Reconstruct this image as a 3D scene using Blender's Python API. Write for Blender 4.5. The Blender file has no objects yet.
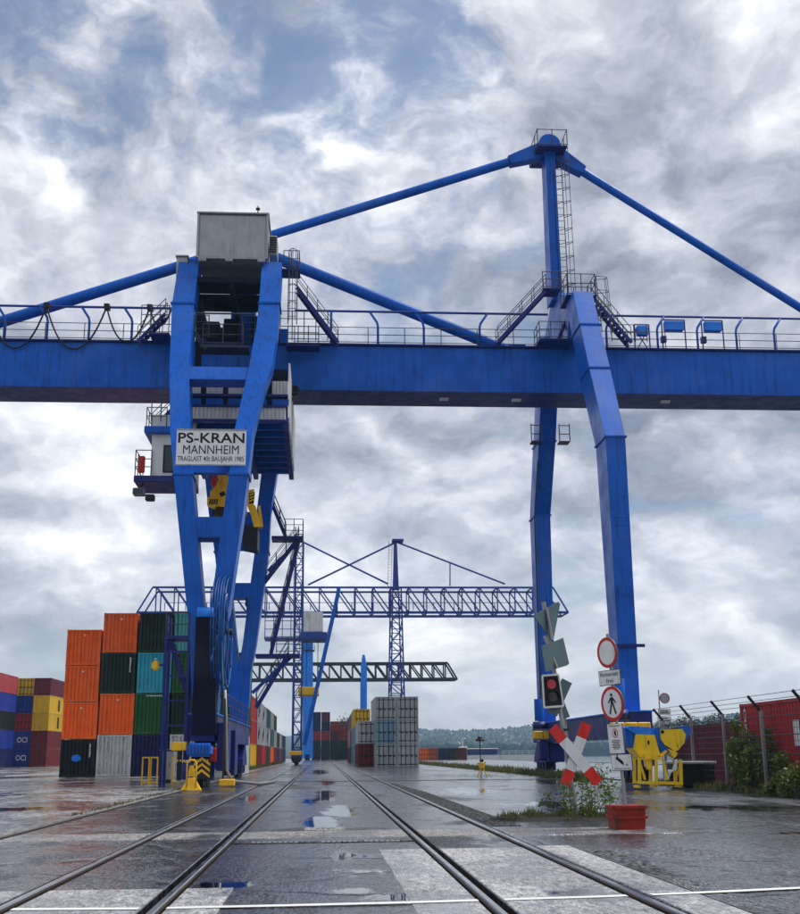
import bpy, bmesh, math, random
from mathutils import Vector, Matrix
random.seed(7)
scene = bpy.context.scene
col = scene.collection
V = Vector
R = math.radians

# ---------------------------------------------------------------- camera
PW, PH, FPX = 800.0, 914.0, 1150.0          # photograph size, focal length in photograph pixels
CAMZ = 1.4
ROLL = R(0.5)
VPX, VPY = 322.0, 754.6                     # where the rails meet
u0, v0 = VPX - PW / 2, PH / 2 - VPY
uu = u0 * math.cos(ROLL) + v0 * math.sin(ROLL)
vv = -u0 * math.sin(ROLL) + v0 * math.cos(ROLL)
pitch = math.atan(-vv / FPX)
yaw = math.atan(uu * math.cos(pitch) / FPX)
CR = Matrix.Rotation(yaw, 3, 'Z') @ Matrix.Rotation(R(90) + pitch, 3, 'X') @ Matrix.Rotation(-ROLL, 3, 'Z')
cam_d = bpy.data.cameras.new('camera')
cam = bpy.data.objects.new('camera', cam_d)
col.objects.link(cam)
cam_d.sensor_fit = 'HORIZONTAL'
cam_d.sensor_width = 36.0
cam_d.lens = FPX / PW * 36.0
cam_d.clip_start = 0.1
cam_d.clip_end = 12000
cam.matrix_world = Matrix.Translation((0, 0, CAMZ)) @ CR.to_4x4()
scene.camera = cam
CAM = V((0, 0, CAMZ))


def ray(px, py):
    return CR @ V(((px - PW / 2) / FPX, (PH / 2 - py) / FPX, -1.0))


def atY(px, py, Y):                          # pixel -> point on the upright plane y = Y
    d = ray(px, py)
    return CAM + d * (Y / d.y)


def onG(px, py, z=0.0):                      # pixel -> point on the ground
    d = ray(px, py)
    return CAM + d * ((z - CAMZ) / d.z)


# ---------------------------------------------------------------- world: sky with broken cloud
SUN_DIR = V((0.44, 0.08, 0.89)).normalized()
world = bpy.data.worlds.new('World')
scene.world = world
world.use_nodes = True
wt = world.node_tree
wt.nodes.clear()


def N(t, kind, **kw):
    n = t.nodes.new(kind)
    for k, v in kw.items():
        setattr(n, k, v)
    return n


def L(t, a, b):
    t.links.new(a, b)


def math_n(t, op, a, b=None, c=None, clamp=False):
    n = N(t, 'ShaderNodeMath', operation=op, use_clamp=clamp)
    for i, x in enumerate((a, b, c)):
        if x is None:
            continue
        if isinstance(x, (int, float)):
            n.inputs[i].default_value = x
        else:
            L(t, x, n.inputs[i])
    return n.outputs[0]


def noise_n(t, vec, scale, detail=6, rough=0.55, dist=0.0, lac=2.0):
    n = N(t, 'ShaderNodeTexNoise')
    n.inputs['Scale'].default_value = scale
    n.inputs['Detail'].default_value = detail
    n.inputs['Roughness'].default_value = rough
    n.inputs['Distortion'].default_value = dist
    n.inputs['Lacunarity'].default_value = lac
    if vec is not None:
        L(t, vec, n.inputs['Vector'])
    return n


def ramp_n(t, fac, stops, interp='LINEAR'):
    n = N(t, 'ShaderNodeValToRGB')
    cr = n.color_ramp
    cr.interpolation = interp
    while len(cr.elements) < len(stops):
        cr.elements.new(0.5)
    for e, (p, c) in zip(cr.elements, stops):
        e.position = p
        e.color = (c[0], c[1], c[2], 1) if not isinstance(c, (int, float)) else (c, c, c, 1)
    L(t, fac, n.inputs['Fac'])
    return n.outputs['Color']


def mix_n(t, fac, a, b, blend='MIX'):
    n = N(t, 'ShaderNodeMix', data_type='RGBA', blend_type=blend)
    n.clamp_factor = True
    for s, x in ((n.inputs[0], fac), (n.inputs[6], a), (n.inputs[7], b)):
        if isinstance(x, (int, float)):
            s.default_value = x
        elif isinstance(x, tuple):
            s.default_value = (x[0], x[1], x[2], 1)
        else:
            L(t, x, s)
    return n.outputs[2]


def build_world():
    t = wt
    tc = N(t, 'ShaderNodeTexCoord')
    d = tc.outputs['Generated']
    sep = N(t, 'ShaderNodeSeparateXYZ')
    L(t, d, sep.inputs[0])
    zc = math_n(t, 'MAXIMUM', sep.outputs['Z'], 0.0)
    comb = N(t, 'ShaderNodeCombineXYZ')
    L(t, sep.outputs['X'], comb.inputs[0])
    L(t, sep.outputs['Y'], comb.inputs[1])
    L(t, math_n(t, 'MULTIPLY', math_n(t, 'POWER', zc, 0.80), 1.55), comb.inputs[2])
    p = comb.outputs[0]
    # swirl the coordinates a little so that edges billow
    wn = noise_n(t, p, 5.0, 5, 0.55)
    wv = N(t, 'ShaderNodeVectorMath', operation='SCALE')
    wv.inputs['Scale'].default_value = 0.13
    L(t, wn.outputs['Color'], wv.inputs[0])
    pa = N(t, 'ShaderNodeVectorMath', operation='ADD')
    L(t, p, pa.inputs[0])
    L(t, wv.outputs[0], pa.inputs[1])
    p2 = pa.outputs[0]
    big = noise_n(t, p2, 3.0, 4, 0.52).outputs['Fac']
    mid = noise_n(t, p2, 5.4, 8, 0.58).outputs['Fac']
    fine = noise_n(t, p2, 19.0, 5, 0.60).outputs['Fac']
    off = N(t, 'ShaderNodeVectorMath', operation='ADD')
    off.inputs[1].default_value = (0.012, 0.0, 0.034)
    L(t, p2, off.inputs[0])
    mid2 = noise_n(t, off.outputs[0], 5.4, 6, 0.58).outputs['Fac']
    relief = math_n(t, 'SUBTRACT', mid, mid2)          # light from above on the billows
    vor = N(t, 'ShaderNodeTexVoronoi', feature='F1')
    vor.inputs['Scale'].default_value = 12.0
    L(t, p2, vor.inputs['Vector'])
    puff = math_n(t, 'SUBTRACT', 0.42, vor.outputs['Distance'])

    def blob(px, py, r_in, r_out, amt):
        c = ray(px, py).normalized()
        dp = N(t, 'ShaderNodeVectorMath', operation='DOT_PRODUCT')
        jit = N(t, 'ShaderNodeVectorMath', operation='MULTIPLY_ADD')
        L(t, wn.outputs['Color'], jit.inputs[0])
        jit.inputs[1].default_value = (0.16, 0.10, 0.16)
        L(t, d, jit.inputs[2])
        nm = N(t, 'ShaderNodeVectorMath', operation='NORMALIZE')
        cj = V((c.x + 0.08, c.y + 0.05, c.z + 0.08)).normalized()
        L(t, jit.outputs[0], nm.inputs[0])
        L(t, nm.outputs[0], dp.inputs[0])
        dp.inputs[1].default_value = cj
        mr = N(t, 'ShaderNodeMapRange', interpolation_type='SMOOTHSTEP')
        mr.inputs['From Min'].default_value = math.cos(R(r_out))
        mr.inputs['From Max'].default_value = math.cos(R(r_in))
        mr.inputs['To Min'].default_value = 0
        mr.inputs['To Max'].default_value = amt
        L(t, dp.outputs['Value'], mr.inputs['Value'])
        return mr.outputs[0]

    def total(lst):
        s = lst[0]
        for x in lst[1:]:
            s = math_n(t, 'ADD', s, x)
        return s
    light = total([blob(350, 122, 0.4, 2.9, .30), blob(50, 125, .3, 1.9, .26), blob(75, 170, .3, 1.8, .26), blob(740, 35, 1, 4.5, .10),
                   blob(755, 105, .5, 3.5, .12), blob(500, 110, 2, 7, .05), blob(780, 500, 1, 4.5, .12), blob(660, 190, 2, 9, -.07), blob(790, 170, 1, 6, -.10), blob(620, 60, 2, 8, -.08),
                   blob(110, 480, 1.5, 7, .10), blob(450, 520, 2, 9, .07), blob(660, 560, 2, 8, .08), blob(250, 620, 3, 12, .06), blob(600, 660, 3, 12, .06), blob(200, 330, 2, 8, .06),
                   blob(740, 470, 1.5, 9, -.16), blob(60, 540, 2, 8, -.08), blob(330, 460, 1.5, 8, -.10), blob(200, 400, 2, 8, -.05),
                   blob(30, 240, 2, 8, -.06), blob(620, 180, 2, 8, -.05), blob(480, 430, 2, 10, -.09), blob(610, 440, 2, 8, -.09), blob(330, 250, 2, 7, .04)])
    hole = total([blob(345, 25, 1, 8, .12), blob(110, 45, 2, 10, .15), blob(455, 55, 1, 5.5, .10), blob(20, 20, 2, 8, .15), blob(500, 20, .5, 4, .10),
                  blob(240, 20, .5, 4.5, -.10), blob(700, 60, 3, 12, -.15), blob(90, 300, 4, 12, -.1)])
    # cloud tone
    tone = math_n(t, 'MULTIPLY_ADD', math_n(t, 'SUBTRACT', mid, 0.5), 0.80, 0.5)
    tone = math_n(t, 'ADD', tone, math_n(t, 'MULTIPLY', math_n(t, 'SUBTRACT', big, 0.5), 0.50))
    tone = math_n(t, 'ADD', tone, math_n(t, 'MULTIPLY', math_n(t, 'SUBTRACT', fine, 0.5), 0.30))
    tone = math_n(t, 'ADD', tone, math_n(t, 'MULTIPLY', relief, 1.2))
    tone = math_n(t, 'ADD', tone, math_n(t, 'MULTIPLY', puff, 0.10))
    tone = math_n(t, 'ADD', tone, 0.055)
    tone = math_n(t, 'ADD', tone, light)
    cloud = ramp_n(t, tone, [(0.16, (0.19, 0.21, 0.27)), (0.36, (0.34, 0.365, 0.435)), (0.56, (0.53, 0.55, 0.62)),
                             (0.74, (0.76, 0.775, 0.83)), (0.92, (1.05, 1.05, 1.05))])
    # low down the cloud thins to an even pale grey
    hz = N(t, 'ShaderNodeMapRange', interpolation_type='SMOOTHSTEP')
    hz.inputs['From Min'].default_value = 0.0
    hz.inputs['From Max'].default_value = 0.17
    L(t, zc, hz.inputs['Value'])
    cloud = mix_n(t, math_n(t, 'MULTIPLY_ADD', hz.outputs[0], 0.55, 0.45), (0.67, 0.645, 0.625), cloud)
    # blue gaps
    sky = N(t, 'ShaderNodeTexSky', sky_type='NISHITA')
    sky.sun_disc = False
    sky.sun_elevation = math.asin(SUN_DIR.z)
    sky.sun_rotation = math.atan2(SUN_DIR.x, SUN_DIR.y)
    sky.air_density = 1.0
    sky.dust_density = 1.2
    sky.ozone_density = 1.5
    gap = math_n(t, 'SUBTRACT', math_n(t, 'ADD', hole, 0.31), math_n(t, 'MULTIPLY_ADD', math_n(t, 'SUBTRACT', mid, 0.5), 0.75, math_n(t, 'MULTIPLY_ADD', math_n(t, 'SUBTRACT', fine, .5), .7, big)))
    gm = N(t, 'ShaderNodeMapRange', interpolation_type='SMOOTHSTEP')
    gm.inputs['From Min'].default_value = -0.16
    gm.inputs['From Max'].default_value = 0.20
    gm.inputs['To Max'].default_value = 0.85
    L(t, gap, gm.inputs['Value'])
    cl10 = mix_n(t, 1.0, cloud, (10.0, 10.0, 10.0), 'MULTIPLY')
    skyd = mix_n(t, 1.0, sky.outputs[0], (1.0, 1.0, 1.0), 'MULTIPLY')
    final = mix_n(t, gm.outputs[0], cl10, skyd)
    bg = N(t, 'ShaderNodeBackground')
    bg.inputs['Strength'].default_value = 0.1
    L(t, final, bg.inputs['Color'])
    out = N(t, 'ShaderNodeOutputWorld')
    L(t, bg.outputs[0], out.inputs['Surface'])


build_world()

# ---------------------------------------------------------------- sun behind thin cloud
sd = bpy.data.lights.new('sun', 'SUN')
sd.energy = 2.6
sd.angle = R(16)
sd.color = (1.0, 0.96, 0.90)
sun = bpy.data.objects.new('sun', sd)
col.objects.link(sun)
sun.rotation_euler = (-SUN_DIR).to_track_quat('-Z', 'Y').to_euler()
sun.location = (0, 0, 80)

vs = scene.view_settings
vs.view_transform = 'Standard'
vs.look = 'None'
vs.exposure = 0.34
vs.gamma = 1.0
vs.use_curve_mapping = False
scene.render.engine = 'CYCLES'
scene.render.resolution_x = 896
scene.render.resolution_y = 1024
try:
    scene.cycles.max_bounces = 6
    scene.cycles.volume_bounces = 0
except Exception:
    pass

# ---------------------------------------------------------------- materials
MATS = {}


def new_mat(name):
    m = bpy.data.materials.new(name)
    m.use_nodes = True
    MATS[name] = m
    t = m.node_tree
    b = t.nodes['Principled BSDF']
    return m, t, b


def wpos(t):
    return N(t, 'ShaderNodeNewGeometry').outputs['Position']


def scaled(t, vec, s):
    n = N(t, 'ShaderNodeVectorMath', operation='MULTIPLY')
    n.inputs[1].default_value = s
    L(t, vec, n.inputs[0])
    return n.outputs[0]


def paint(name, color=None, rough=0.42, wear=0.35, streak=0.35, rust=0.0, metallic=0.0, spec=0.3, bump=0.0, wscale=1.3):
    """painted metal: base colour (object colour when None), faded blotches, rain streaks and rust spots"""
    m, t, b = new_mat(name)
    pos = wpos(t)
    if color is None:
        base = N(t, 'ShaderNodeObjectInfo').outputs['Color']
    else:
        rgb = N(t, 'ShaderNodeRGB')
        rgb.outputs[0].default_value = (*color, 1)
        base = rgb.outputs[0]
    n1 = noise_n(t, pos, wscale, 7, 0.62).outputs['Fac']
    n2 = noise_n(t, scaled(t, pos, (5.5, 5.5, 0.42)), 1.0, 5, 0.6).outputs['Fac']
    dark = mix_n(t, 1.0, base, (0.42, 0.42, 0.46), 'MULTIPLY')
    f1 = math_n(t, 'MULTIPLY', ramp_n(t, n1, [(0.42, 0.0), (0.72, 1.0)]), wear)
    c = mix_n(t, f1, base, dark)
    f2 = math_n(t, 'MULTIPLY', ramp_n(t, n2, [(0.52, 0.0), (0.70, 1.0)]), streak)
    c = mix_n(t, f2, c, mix_n(t, 1.0, base, (0.30, 0.28, 0.28), 'MULTIPLY'))
    n4 = noise_n(t, pos, 0.35, 3, 0.5).outputs['Fac']
    pale = mix_n(t, 0.22, base, (0.45, 0.47, 0.5))
    c = mix_n(t, math_n(t, 'MULTIPLY', ramp_n(t, n4, [(0.5, 0.0), (0.75, 1.0)]), 0.5 * wear), c, pale)
    if rust > 0:
        n3 = noise_n(t, scaled(t, pos, (2.4, 2.4, 1.3)), 2.2, 8, 0.68).outputs['Fac']
        f3 = ramp_n(t, n3, [(0.66 - 0.12 * rust, 0.0), (0.72 - 0.10 * rust, 1.0)])
        c = mix_n(t, math_n(t, 'MULTIPLY', f3, 0.85), c, (0.075, 0.030, 0.016))
    L(t, c, b.inputs['Base Color'])
    rr = math_n(t, 'ADD', rough, math_n(t, 'MULTIPLY', math_n(t, 'SUBTRACT', n1, 0.5), 0.5), clamp=True)
    L(t, rr, b.inputs['Roughness'])
    b.inputs['Metallic'].default_value = metallic
    b.inputs['Specular IOR Level'].default_value = spec
    if bump:
        bn = N(t, 'ShaderNodeBump')
        bn.inputs['Strength'].default_value = bump
        bn.inputs['Distance'].default_value = 0.02
        L(t, noise_n(t, pos, 9, 4, 0.6).outputs['Fac'], bn.inputs['Height'])
        L(t, bn.outputs[0], b.inputs['Normal'])
    return m


paint('crane_blue', (0.001, 0.105, 0.52), spec=0.2, rough=0.40, wear=0.5, streak=0.60, rust=0.22, bump=0.2, wscale=0.8)
paint('crane_blue_dark', (0.003, 0.014, 0.17), rough=0.45, wear=0.5, streak=0.4)
paint('steel_blue', (0.006, 0.045, 0.27), rough=0.5)
paint('light_blue', (0.01, 0.21, 0.80), rough=0.5)
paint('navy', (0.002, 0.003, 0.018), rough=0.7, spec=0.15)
paint('railing_grey', (0.045, 0.052, 0.075), rough=0.5, metallic=0.2)
paint('steel_dark', (0.014, 0.015, 0.018), rough=0.5, metallic=0.3, rust=0.4)
paint('galvanised', (0.30, 0.31, 0.32), rough=0.45, metallic=0.5, rust=0.1)
paint('cladding_grey', (0.36, 0.37, 0.385), rough=0.6, wear=0.3, streak=0.3)
paint('cladding_white', (0.62, 0.63, 0.62), rough=0.55, wear=0.4, streak=0.5)
paint('white_paint', (0.72, 0.73, 0.72), rough=0.45, wear=0.15, streak=0.25)
paint('sign_white', (0.74, 0.75, 0.75), rough=0.4, wear=0.25, streak=0.35, rust=0.05, wscale=4)
paint('sign_red', (0.55, 0.012, 0.015), rough=0.4, wear=0.35, streak=0.4, wscale=4)
paint('sign_cross_red', (0.72, 0.022, 0.012), rough=0.4, wear=0.4, streak=0.45, wscale=4)
paint('board_white', (0.76, 0.77, 0.78), rough=0.4, wear=0.08, streak=0.12)
paint('ink', (0.006, 0.006, 0.008), rough=0.6, wear=0.0, streak=0.0)
paint('sign_back', (0.10, 0.155, 0.17), rough=0.5, metallic=0.3, wear=0.4)
paint('yellow', (0.90, 0.52, 0.010), rough=0.42, wear=0.3, streak=0.45, rust=0.25)
paint('grab_yellow', (0.92, 0.62, 0.010), rough=0.40, wear=0.35, streak=0.5, rust=0.2)
paint('red', (0.5, 0.015, 0.012), rough=0.45)
paint('black', (0.006, 0.006, 0.007), rough=0.5)
paint('rubber', (0.010, 0.010, 0.011), rough=0.7, wear=0.1)
paint('hose_blue', (0.012, 0.13, 0.32), rough=0.45)
paint('container', None, rough=0.5, wear=0.30, streak=0.50, rust=0.15)
paint('container_rusty', None, rough=0.55, wear=0.5, streak=0.7, rust=0.75)
paint('container_frame', None, rough=0.5, wear=0.6, streak=0.5, rust=0.5)
paint('rust_box', (0.30, 0.022, 0.010), rough=0.6, wear=0.6, streak=0.7, rust=0.95)
paint('rail_side', (0.030, 0.018, 0.012), rough=0.6, rust=0.6)
paint('rail_head', (0.42, 0.42, 0.43), rough=0.22, metallic=1.0, wear=0.3, streak=0.0)
paint('bark', (0.045, 0.034, 0.026), rough=0.9)
paint('wood_pole', (0.22, 0.22, 0.21), rough=0.6)
paint('soil', (0.020, 0.017, 0.013), rough=0.9)


def emit_glass(name, c, e):
    m, t, b = new_mat(name)
    b.inputs['Base Color'].default_value = (*c, 1)
    b.inputs['Roughness'].default_value = 0.15
    b.inputs['Emission Color'].default_value = (*c, 1)
    b.inputs['Emission Strength'].default_value = e


emit_glass('lens_red', (0.42, 0.02, 0.05), 0.16)
emit_glass('lens_dark', (0.03, 0.03, 0.035), 0.0)
emit_glass('window_glass', (0.02, 0.03, 0.045), 0.0)


def leaf_mat(name, a, bcol, trans=0.25):
    m, t, b = new_mat(name)
    n = noise_n(t, wpos(t), 3.2, 4, 0.6).outputs['Fac']
    L(t, ramp_n(t, n, [(0.3, a), (0.7, bcol)]), b.inputs['Base Color'])
    b.inputs['Roughness'].default_value = 0.45
    tr = N(t, 'ShaderNodeBsdfTranslucent')
    tr.inputs['Color'].default_value = (bcol[0] * 1.3, bcol[1] * 1.3, bcol[2], 1)
    mx = N(t, 'ShaderNodeMixShader')
    mx.inputs[0].default_value = trans
    L(t, b.outputs[0], mx.inputs[1])
    L(t, tr.outputs[0], mx.inputs[2])
    L(t, mx.outputs[0], t.nodes['Material Output'].inputs['Surface'])


leaf_mat('leaf', (0.030, 0.065, 0.010), (0.11, 0.17, 0.02))
leaf_mat('leaf_autumn', (0.08, 0.07, 0.02), (0.25, 0.17, 0.03))
leaf_mat('grass', (0.035, 0.055, 0.012), (0.12, 0.12, 0.035))
leaf_mat('far_leaf', (0.010, 0.028, 0.022), (0.026, 0.055, 0.038), 0.1)


def ground_mat(name, c_dark, c_light, agg, wet_bias, puddles, dry_rough=0.55, bump=0.5, stain=0.6, cracks=0.0, gc=1.0):
    """wet paving: aggregate, patch repairs, drying patches, standing water"""
    m, t, b = new_mat(name)
    pos = wpos(t)
    flat = scaled(t, pos, (1, 1, 0))
    grain = scaled(t, pos, (1, 0.30, 0))                 # worn along the direction of travel
    big = noise_n(t, scaled(t, flat, (0.20, 0.10, 0)), 1.0, 5, 0.6, 0.4).outputs['Fac']
    med = noise_n(t, scaled(t, flat, (0.9, 0.42, 0)), 0.9, 7, 0.66, 0.3).outputs['Fac']
    fin = noise_n(t, grain, agg, 2, 0.6).outputs['Fac']
    fin2 = noise_n(t, grain, agg * 0.30, 4, 0.7).outputs['Fac']
    c = mix_n(t, med, c_dark, c_light)
    sp = ramp_n(t, fin, [(0.36, 1 - .90 * gc), (0.52, 1 - .15 * gc), (0.64, 1 + 2.0 * gc)])
    c = mix_n(t, 1.0, c, sp, 'MULTIPLY')
    sp2 = ramp_n(t, fin2, [(0.32, 0.40), (0.60, 1.35)])
    c = mix_n(t, 1.0, c, sp2, 'MULTIPLY')
    st = ramp_n(t, noise_n(t, scaled(t, flat, (0.50, 0.22, 0)), 1.0, 6, 0.65, 0.6).outputs['Fac'], [(0.46, 0.0), (0.56, 1.0)])
    c = mix_n(t, math_n(t, 'MULTIPLY', st, stain), c, mix_n(t, 1.0, c, (0.34, 0.35, 0.40), 'MULTIPLY'))
    crk = None
    if cracks:
        wv = N(t, 'ShaderNodeVectorMath', operation='MULTIPLY_ADD')
        L(t, noise_n(t, flat, 0.7, 4, 0.6).outputs['Color'], wv.inputs[0])
        wv.inputs[1].default_value = (1.1, 1.1, 0)
        L(t, flat, wv.inputs[2])
        vo = N(t, 'ShaderNodeTexVoronoi', feature='DISTANCE_TO_EDGE')
        vo.inputs['Scale'].default_value = 0.22
        L(t, wv.outputs[0], vo.inputs['Vector'])
        crk = ramp_n(t, vo.outputs['Distance'], [(0.0, 1.0), (0.022, 0.0)])
        c = mix_n(t, math_n(t, 'MULTIPLY', crk, cracks), c, (0.008, 0.008, 0.009))
    # wetness
    wet = math_n(t, 'ADD', math_n(t, 'MULTIPLY', big, 0.60), math_n(t, 'MULTIPLY', med, 0.60))
    wet = math_n(t, 'ADD', wet, wet_bias - 0.05)
    wetm = N(t, 'ShaderNodeMapRange', interpolation_type='SMOOTHSTEP')
    wetm.inputs['From Min'].default_value = 0.48
    wetm.inputs['From Max'].default_value = 0.62
    L(t, wet, wetm.inputs['Value'])
    wm_ = wetm.outputs[0]
    # standing water where the paving has sunk: blobs listed in metres
    pud = None
    sepp = N(t, 'ShaderNodeSeparateXYZ')
    L(t, pos, sepp.inputs[0])
    for (x, y, rx, ry, k) in puddles:
        dx = math_n(t, 'MULTIPLY', math_n(t, 'SUBTRACT', sepp.outputs['X'], x), 1 / rx)
        dy = math_n(t, 'MULTIPLY', math_n(t, 'SUBTRACT', sepp.outputs['Y'], y), 1 / ry)
        dd = math_n(t, 'SQRT', math_n(t, 'ADD', math_n(t, 'MULTIPLY', dx, dx), math_n(t, 'MULTIPLY', dy, dy)))
        f = math_n(t, 'MULTIPLY', math_n(t, 'SUBTRACT', 1.0, dd, clamp=True), k)
        pud = f if pud is None else math_n(t, 'MAXIMUM', pud, f)
    pn = noise_n(t, scaled(t, flat, (1.5, 0.55, 0)), 1.5, 6, 0.68, 0.6).outputs['Fac']
    pv_ = math_n(t, 'MULTIPLY', math_n(t, 'MULTIPLY_ADD', pn, 1.5, big), 0.5)
    if pud is None:
        pv_ = math_n(t, 'SUBTRACT', pv_, 0.24)
    else:
        pv_ = math_n(t, 'ADD', pud, math_n(t, 'SUBTRACT', pv_, 0.30))
    pmn = N(t, 'ShaderNodeMapRange', interpolation_type='SMOOTHSTEP')
    pmn.inputs['From Min'].default_value = 0.43
    pmn.inputs['From Max'].default_value = 0.60
    L(t, pv_, pmn.inputs['Value'])
    pm = pmn.outputs[0]
    cw = mix_n(t, 1.0, c, (0.50, 0.51, 0.55), 'MULTIPLY')
    c = mix_n(t, wm_, c, cw)
    c = mix_n(t, pm, c, mix_n(t, 1.0, c, (0.35, 0.36, 0.40), 'MULTIPLY'))
    L(t, c, b.inputs['Base Color'])
    r1 = math_n(t, 'ADD', dry_rough, math_n(t, 'MULTIPLY', wm_, 0.13 - dry_rough))
    r1 = math_n(t, 'ADD', r1, math_n(t, 'MULTIPLY', math_n(t, 'SUBTRACT', fin2, 0.5), 0.45), clamp=True)
    mr = N(t, 'ShaderNodeMix', data_type='FLOAT')
    L(t, pm, mr.inputs[0])
    L(t, r1, mr.inputs[2])
    mr.inputs[3].default_value = 0.03
    L(t, mr.outputs[0], b.inputs['Roughness'])
    # bare stone tips shed the water film: the sheen is broken up by the aggregate
    sg_ = ramp_n(t, fin, [(0.38, 0.75 * (1 - gc)), (0.56, 1.0)])
    sl_ = math_n(t, 'MULTIPLY_ADD', math_n(t, 'MULTIPLY', sg_, math_n(t, 'MULTIPLY_ADD', wm_, 0.80, 0.50)), 0.95, 0.05)
    ms = N(t, 'ShaderNodeMix', data_type='FLOAT')
    L(t, pm, ms.inputs[0])
    L(t, sl_, ms.inputs[2])
    ms.inputs[3].default_value = 0.6
    L(t, ms.outputs[0], b.inputs['Specular IOR Level'])
    bn = N(t, 'ShaderNodeBump')
    bn.inputs['Distance'].default_value = 0.03
    bs = math_n(t, 'MULTIPLY', math_n(t, 'MULTIPLY_ADD', wm_, -0.45, 1.0), bump)
    bs = math_n(t, 'MULTIPLY', bs, math_n(t, 'SUBTRACT', 1.0, pm))
    L(t, bs, bn.inputs['Strength'])
    h = math_n(t, 'ADD', fin, math_n(t, 'MULTIPLY', fin2, 1.5))
    if crk is not None:
        h = math_n(t, 'SUBTRACT', h, crk)
    L(t, h, bn.inputs['Height'])
    L(t, bn.outputs[0], b.inputs['Normal'])
    return m

# ---------------------------------------------------------------- helpers
WM = {}


def wm(o):
    return WM.get(o.name, Matrix.Identity(4))


def put(o, parent, M):
    col.objects.link(o)
    if parent is not None:
        o.parent = parent
        o.matrix_basis = wm(parent).inverted() @ M
    else:
        o.matrix_basis = M
    WM[o.name] = M
    return o


def tag(o, label=None, cat=None, group=None, kind=None):
    if label:
        o['label'] = label
    if cat:
        o['category'] = cat
    if group:
        o['group'] = group
    if kind:
        o['kind'] = kind
    return o


def thing(name, label, cat, loc, rz=0.0, group=None, kind=None):
    o = bpy.data.objects.new(name, None)
    o.empty_display_size = 0.2
    put(o, None, Matrix.Translation(V(loc)) @ Matrix.Rotation(rz, 4, 'Z'))
    return tag(o, label, cat, group, kind)


def mesh_from(name, verts, faces, mat, smooth=False):
    me = bpy.data.meshes.new(name)
    me.from_pydata([tuple(v) for v in verts], [], faces)
    if isinstance(mat, str):
        mat = MATS[mat]
    me.materials.append(mat)
    if smooth:
        for p in me.polygons:
            p.use_smooth = True
    me.update()
    return me


def fix_normals(me):
    bm = bmesh.new()
    bm.from_mesh(me)
    bmesh.ops.recalc_face_normals(bm, faces=bm.faces)
    bm.to_mesh(me)
    bm.free()


def solid(name, parent, verts, faces, mat, smooth=False, origin=None, fix=True):
    """mesh with world-space vertices; its origin sits at the parent's (or at `origin`)"""
    M = wm(parent) if parent is not None else Matrix.Translation(V(origin or (0, 0, 0)))
    Mi = M.inverted()
    me = mesh_from(name, [Mi @ V(v) for v in verts], faces, mat, smooth)
    if fix:
        fix_normals(me)
    return put(bpy.data.objects.new(name, me), parent, M)


UNIT = {}
BOXF = [(0, 3, 2, 1), (4, 5, 6, 7), (0, 1, 5, 4), (1, 2, 6, 5), (2, 3, 7, 6), (3, 0, 4, 7)]
BOXV = [(-.5, -.5, -.5), (.5, -.5, -.5), (.5, .5, -.5), (-.5, .5, -.5), (-.5, -.5, .5), (.5, -.5, .5), (.5, .5, .5), (-.5, .5, .5)]


def unit_box(mat):
    k = ('b', mat)
    if k not in UNIT:
        UNIT[k] = mesh_from('box_' + mat, BOXV, BOXF, mat)
    return UNIT[k]


def unit_cyl(mat, n=12):
    k = ('c', mat, n)
    if k not in UNIT:
        vs_, fs = [], []
        for z in (-.5, .5):
            for i in range(n):
                a = 2 * math.pi * i / n
                vs_.append((.5 * math.cos(a), .5 * math.sin(a), z))
        for i in range(n):
            j = (i + 1) % n
            fs.append((i, j, n + j, n + i))
        fs.append(tuple(range(n))[::-1])
        fs.append(tuple(range(n, 2 * n)))
        me = mesh_from('rod_' + mat, vs_, fs, mat)
        for p in me.polygons:
            p.use_smooth = len(p.vertices) == 4
        UNIT[k] = me
    return UNIT[k]


def frame_z(p0, p1, up=V((0, 0, 1))):
    z = (p1 - p0)
    ln = z.length
    z = z / ln
    if abs(z.dot(up)) > 0.99:
        up = V((0, 1, 0))
    x = up.cross(z).normalized()
    y = z.cross(x)
    return ln, Matrix(((x.x, y.x, z.x, 0), (x.y, y.y, z.y, 0), (x.z, y.z, z.z, 0), (0, 0, 0, 1)))


def bar(name, parent, p0, p1, w, h, mat):
    """square bar from p0 to p1; w across, h in the plane of the bar and the vertical"""
    p0, p1 = V(p0), V(p1)
    ln, Q = frame_z(p0, p1)
    M = Matrix.Translation((p0 + p1) / 2) @ Q @ Matrix.Diagonal((w, h, ln, 1))
    return put(bpy.data.objects.new(name, unit_box(mat)), parent, M)


def pipe(name, parent, p0, p1, r, mat, n=12):
    p0, p1 = V(p0), V(p1)
    ln, Q = frame_z(p0, p1)
    M = Matrix.Translation((p0 + p1) / 2) @ Q @ Matrix.Diagonal((2 * r, 2 * r, ln, 1))
    return put(bpy.data.objects.new(name, unit_cyl(mat, n)), parent, M)


def box(name, parent, lo, hi, mat, rz=0.0):
    lo, hi = V(lo), V(hi)
    s = hi - lo
    M = Matrix.Translation((lo + hi) / 2) @ Matrix.Rotation(rz, 4, 'Z') @ Matrix.Diagonal((s.x, s.y, s.z, 1))
    return put(bpy.data.objects.new(name, unit_box(mat)), parent, M)


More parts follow.
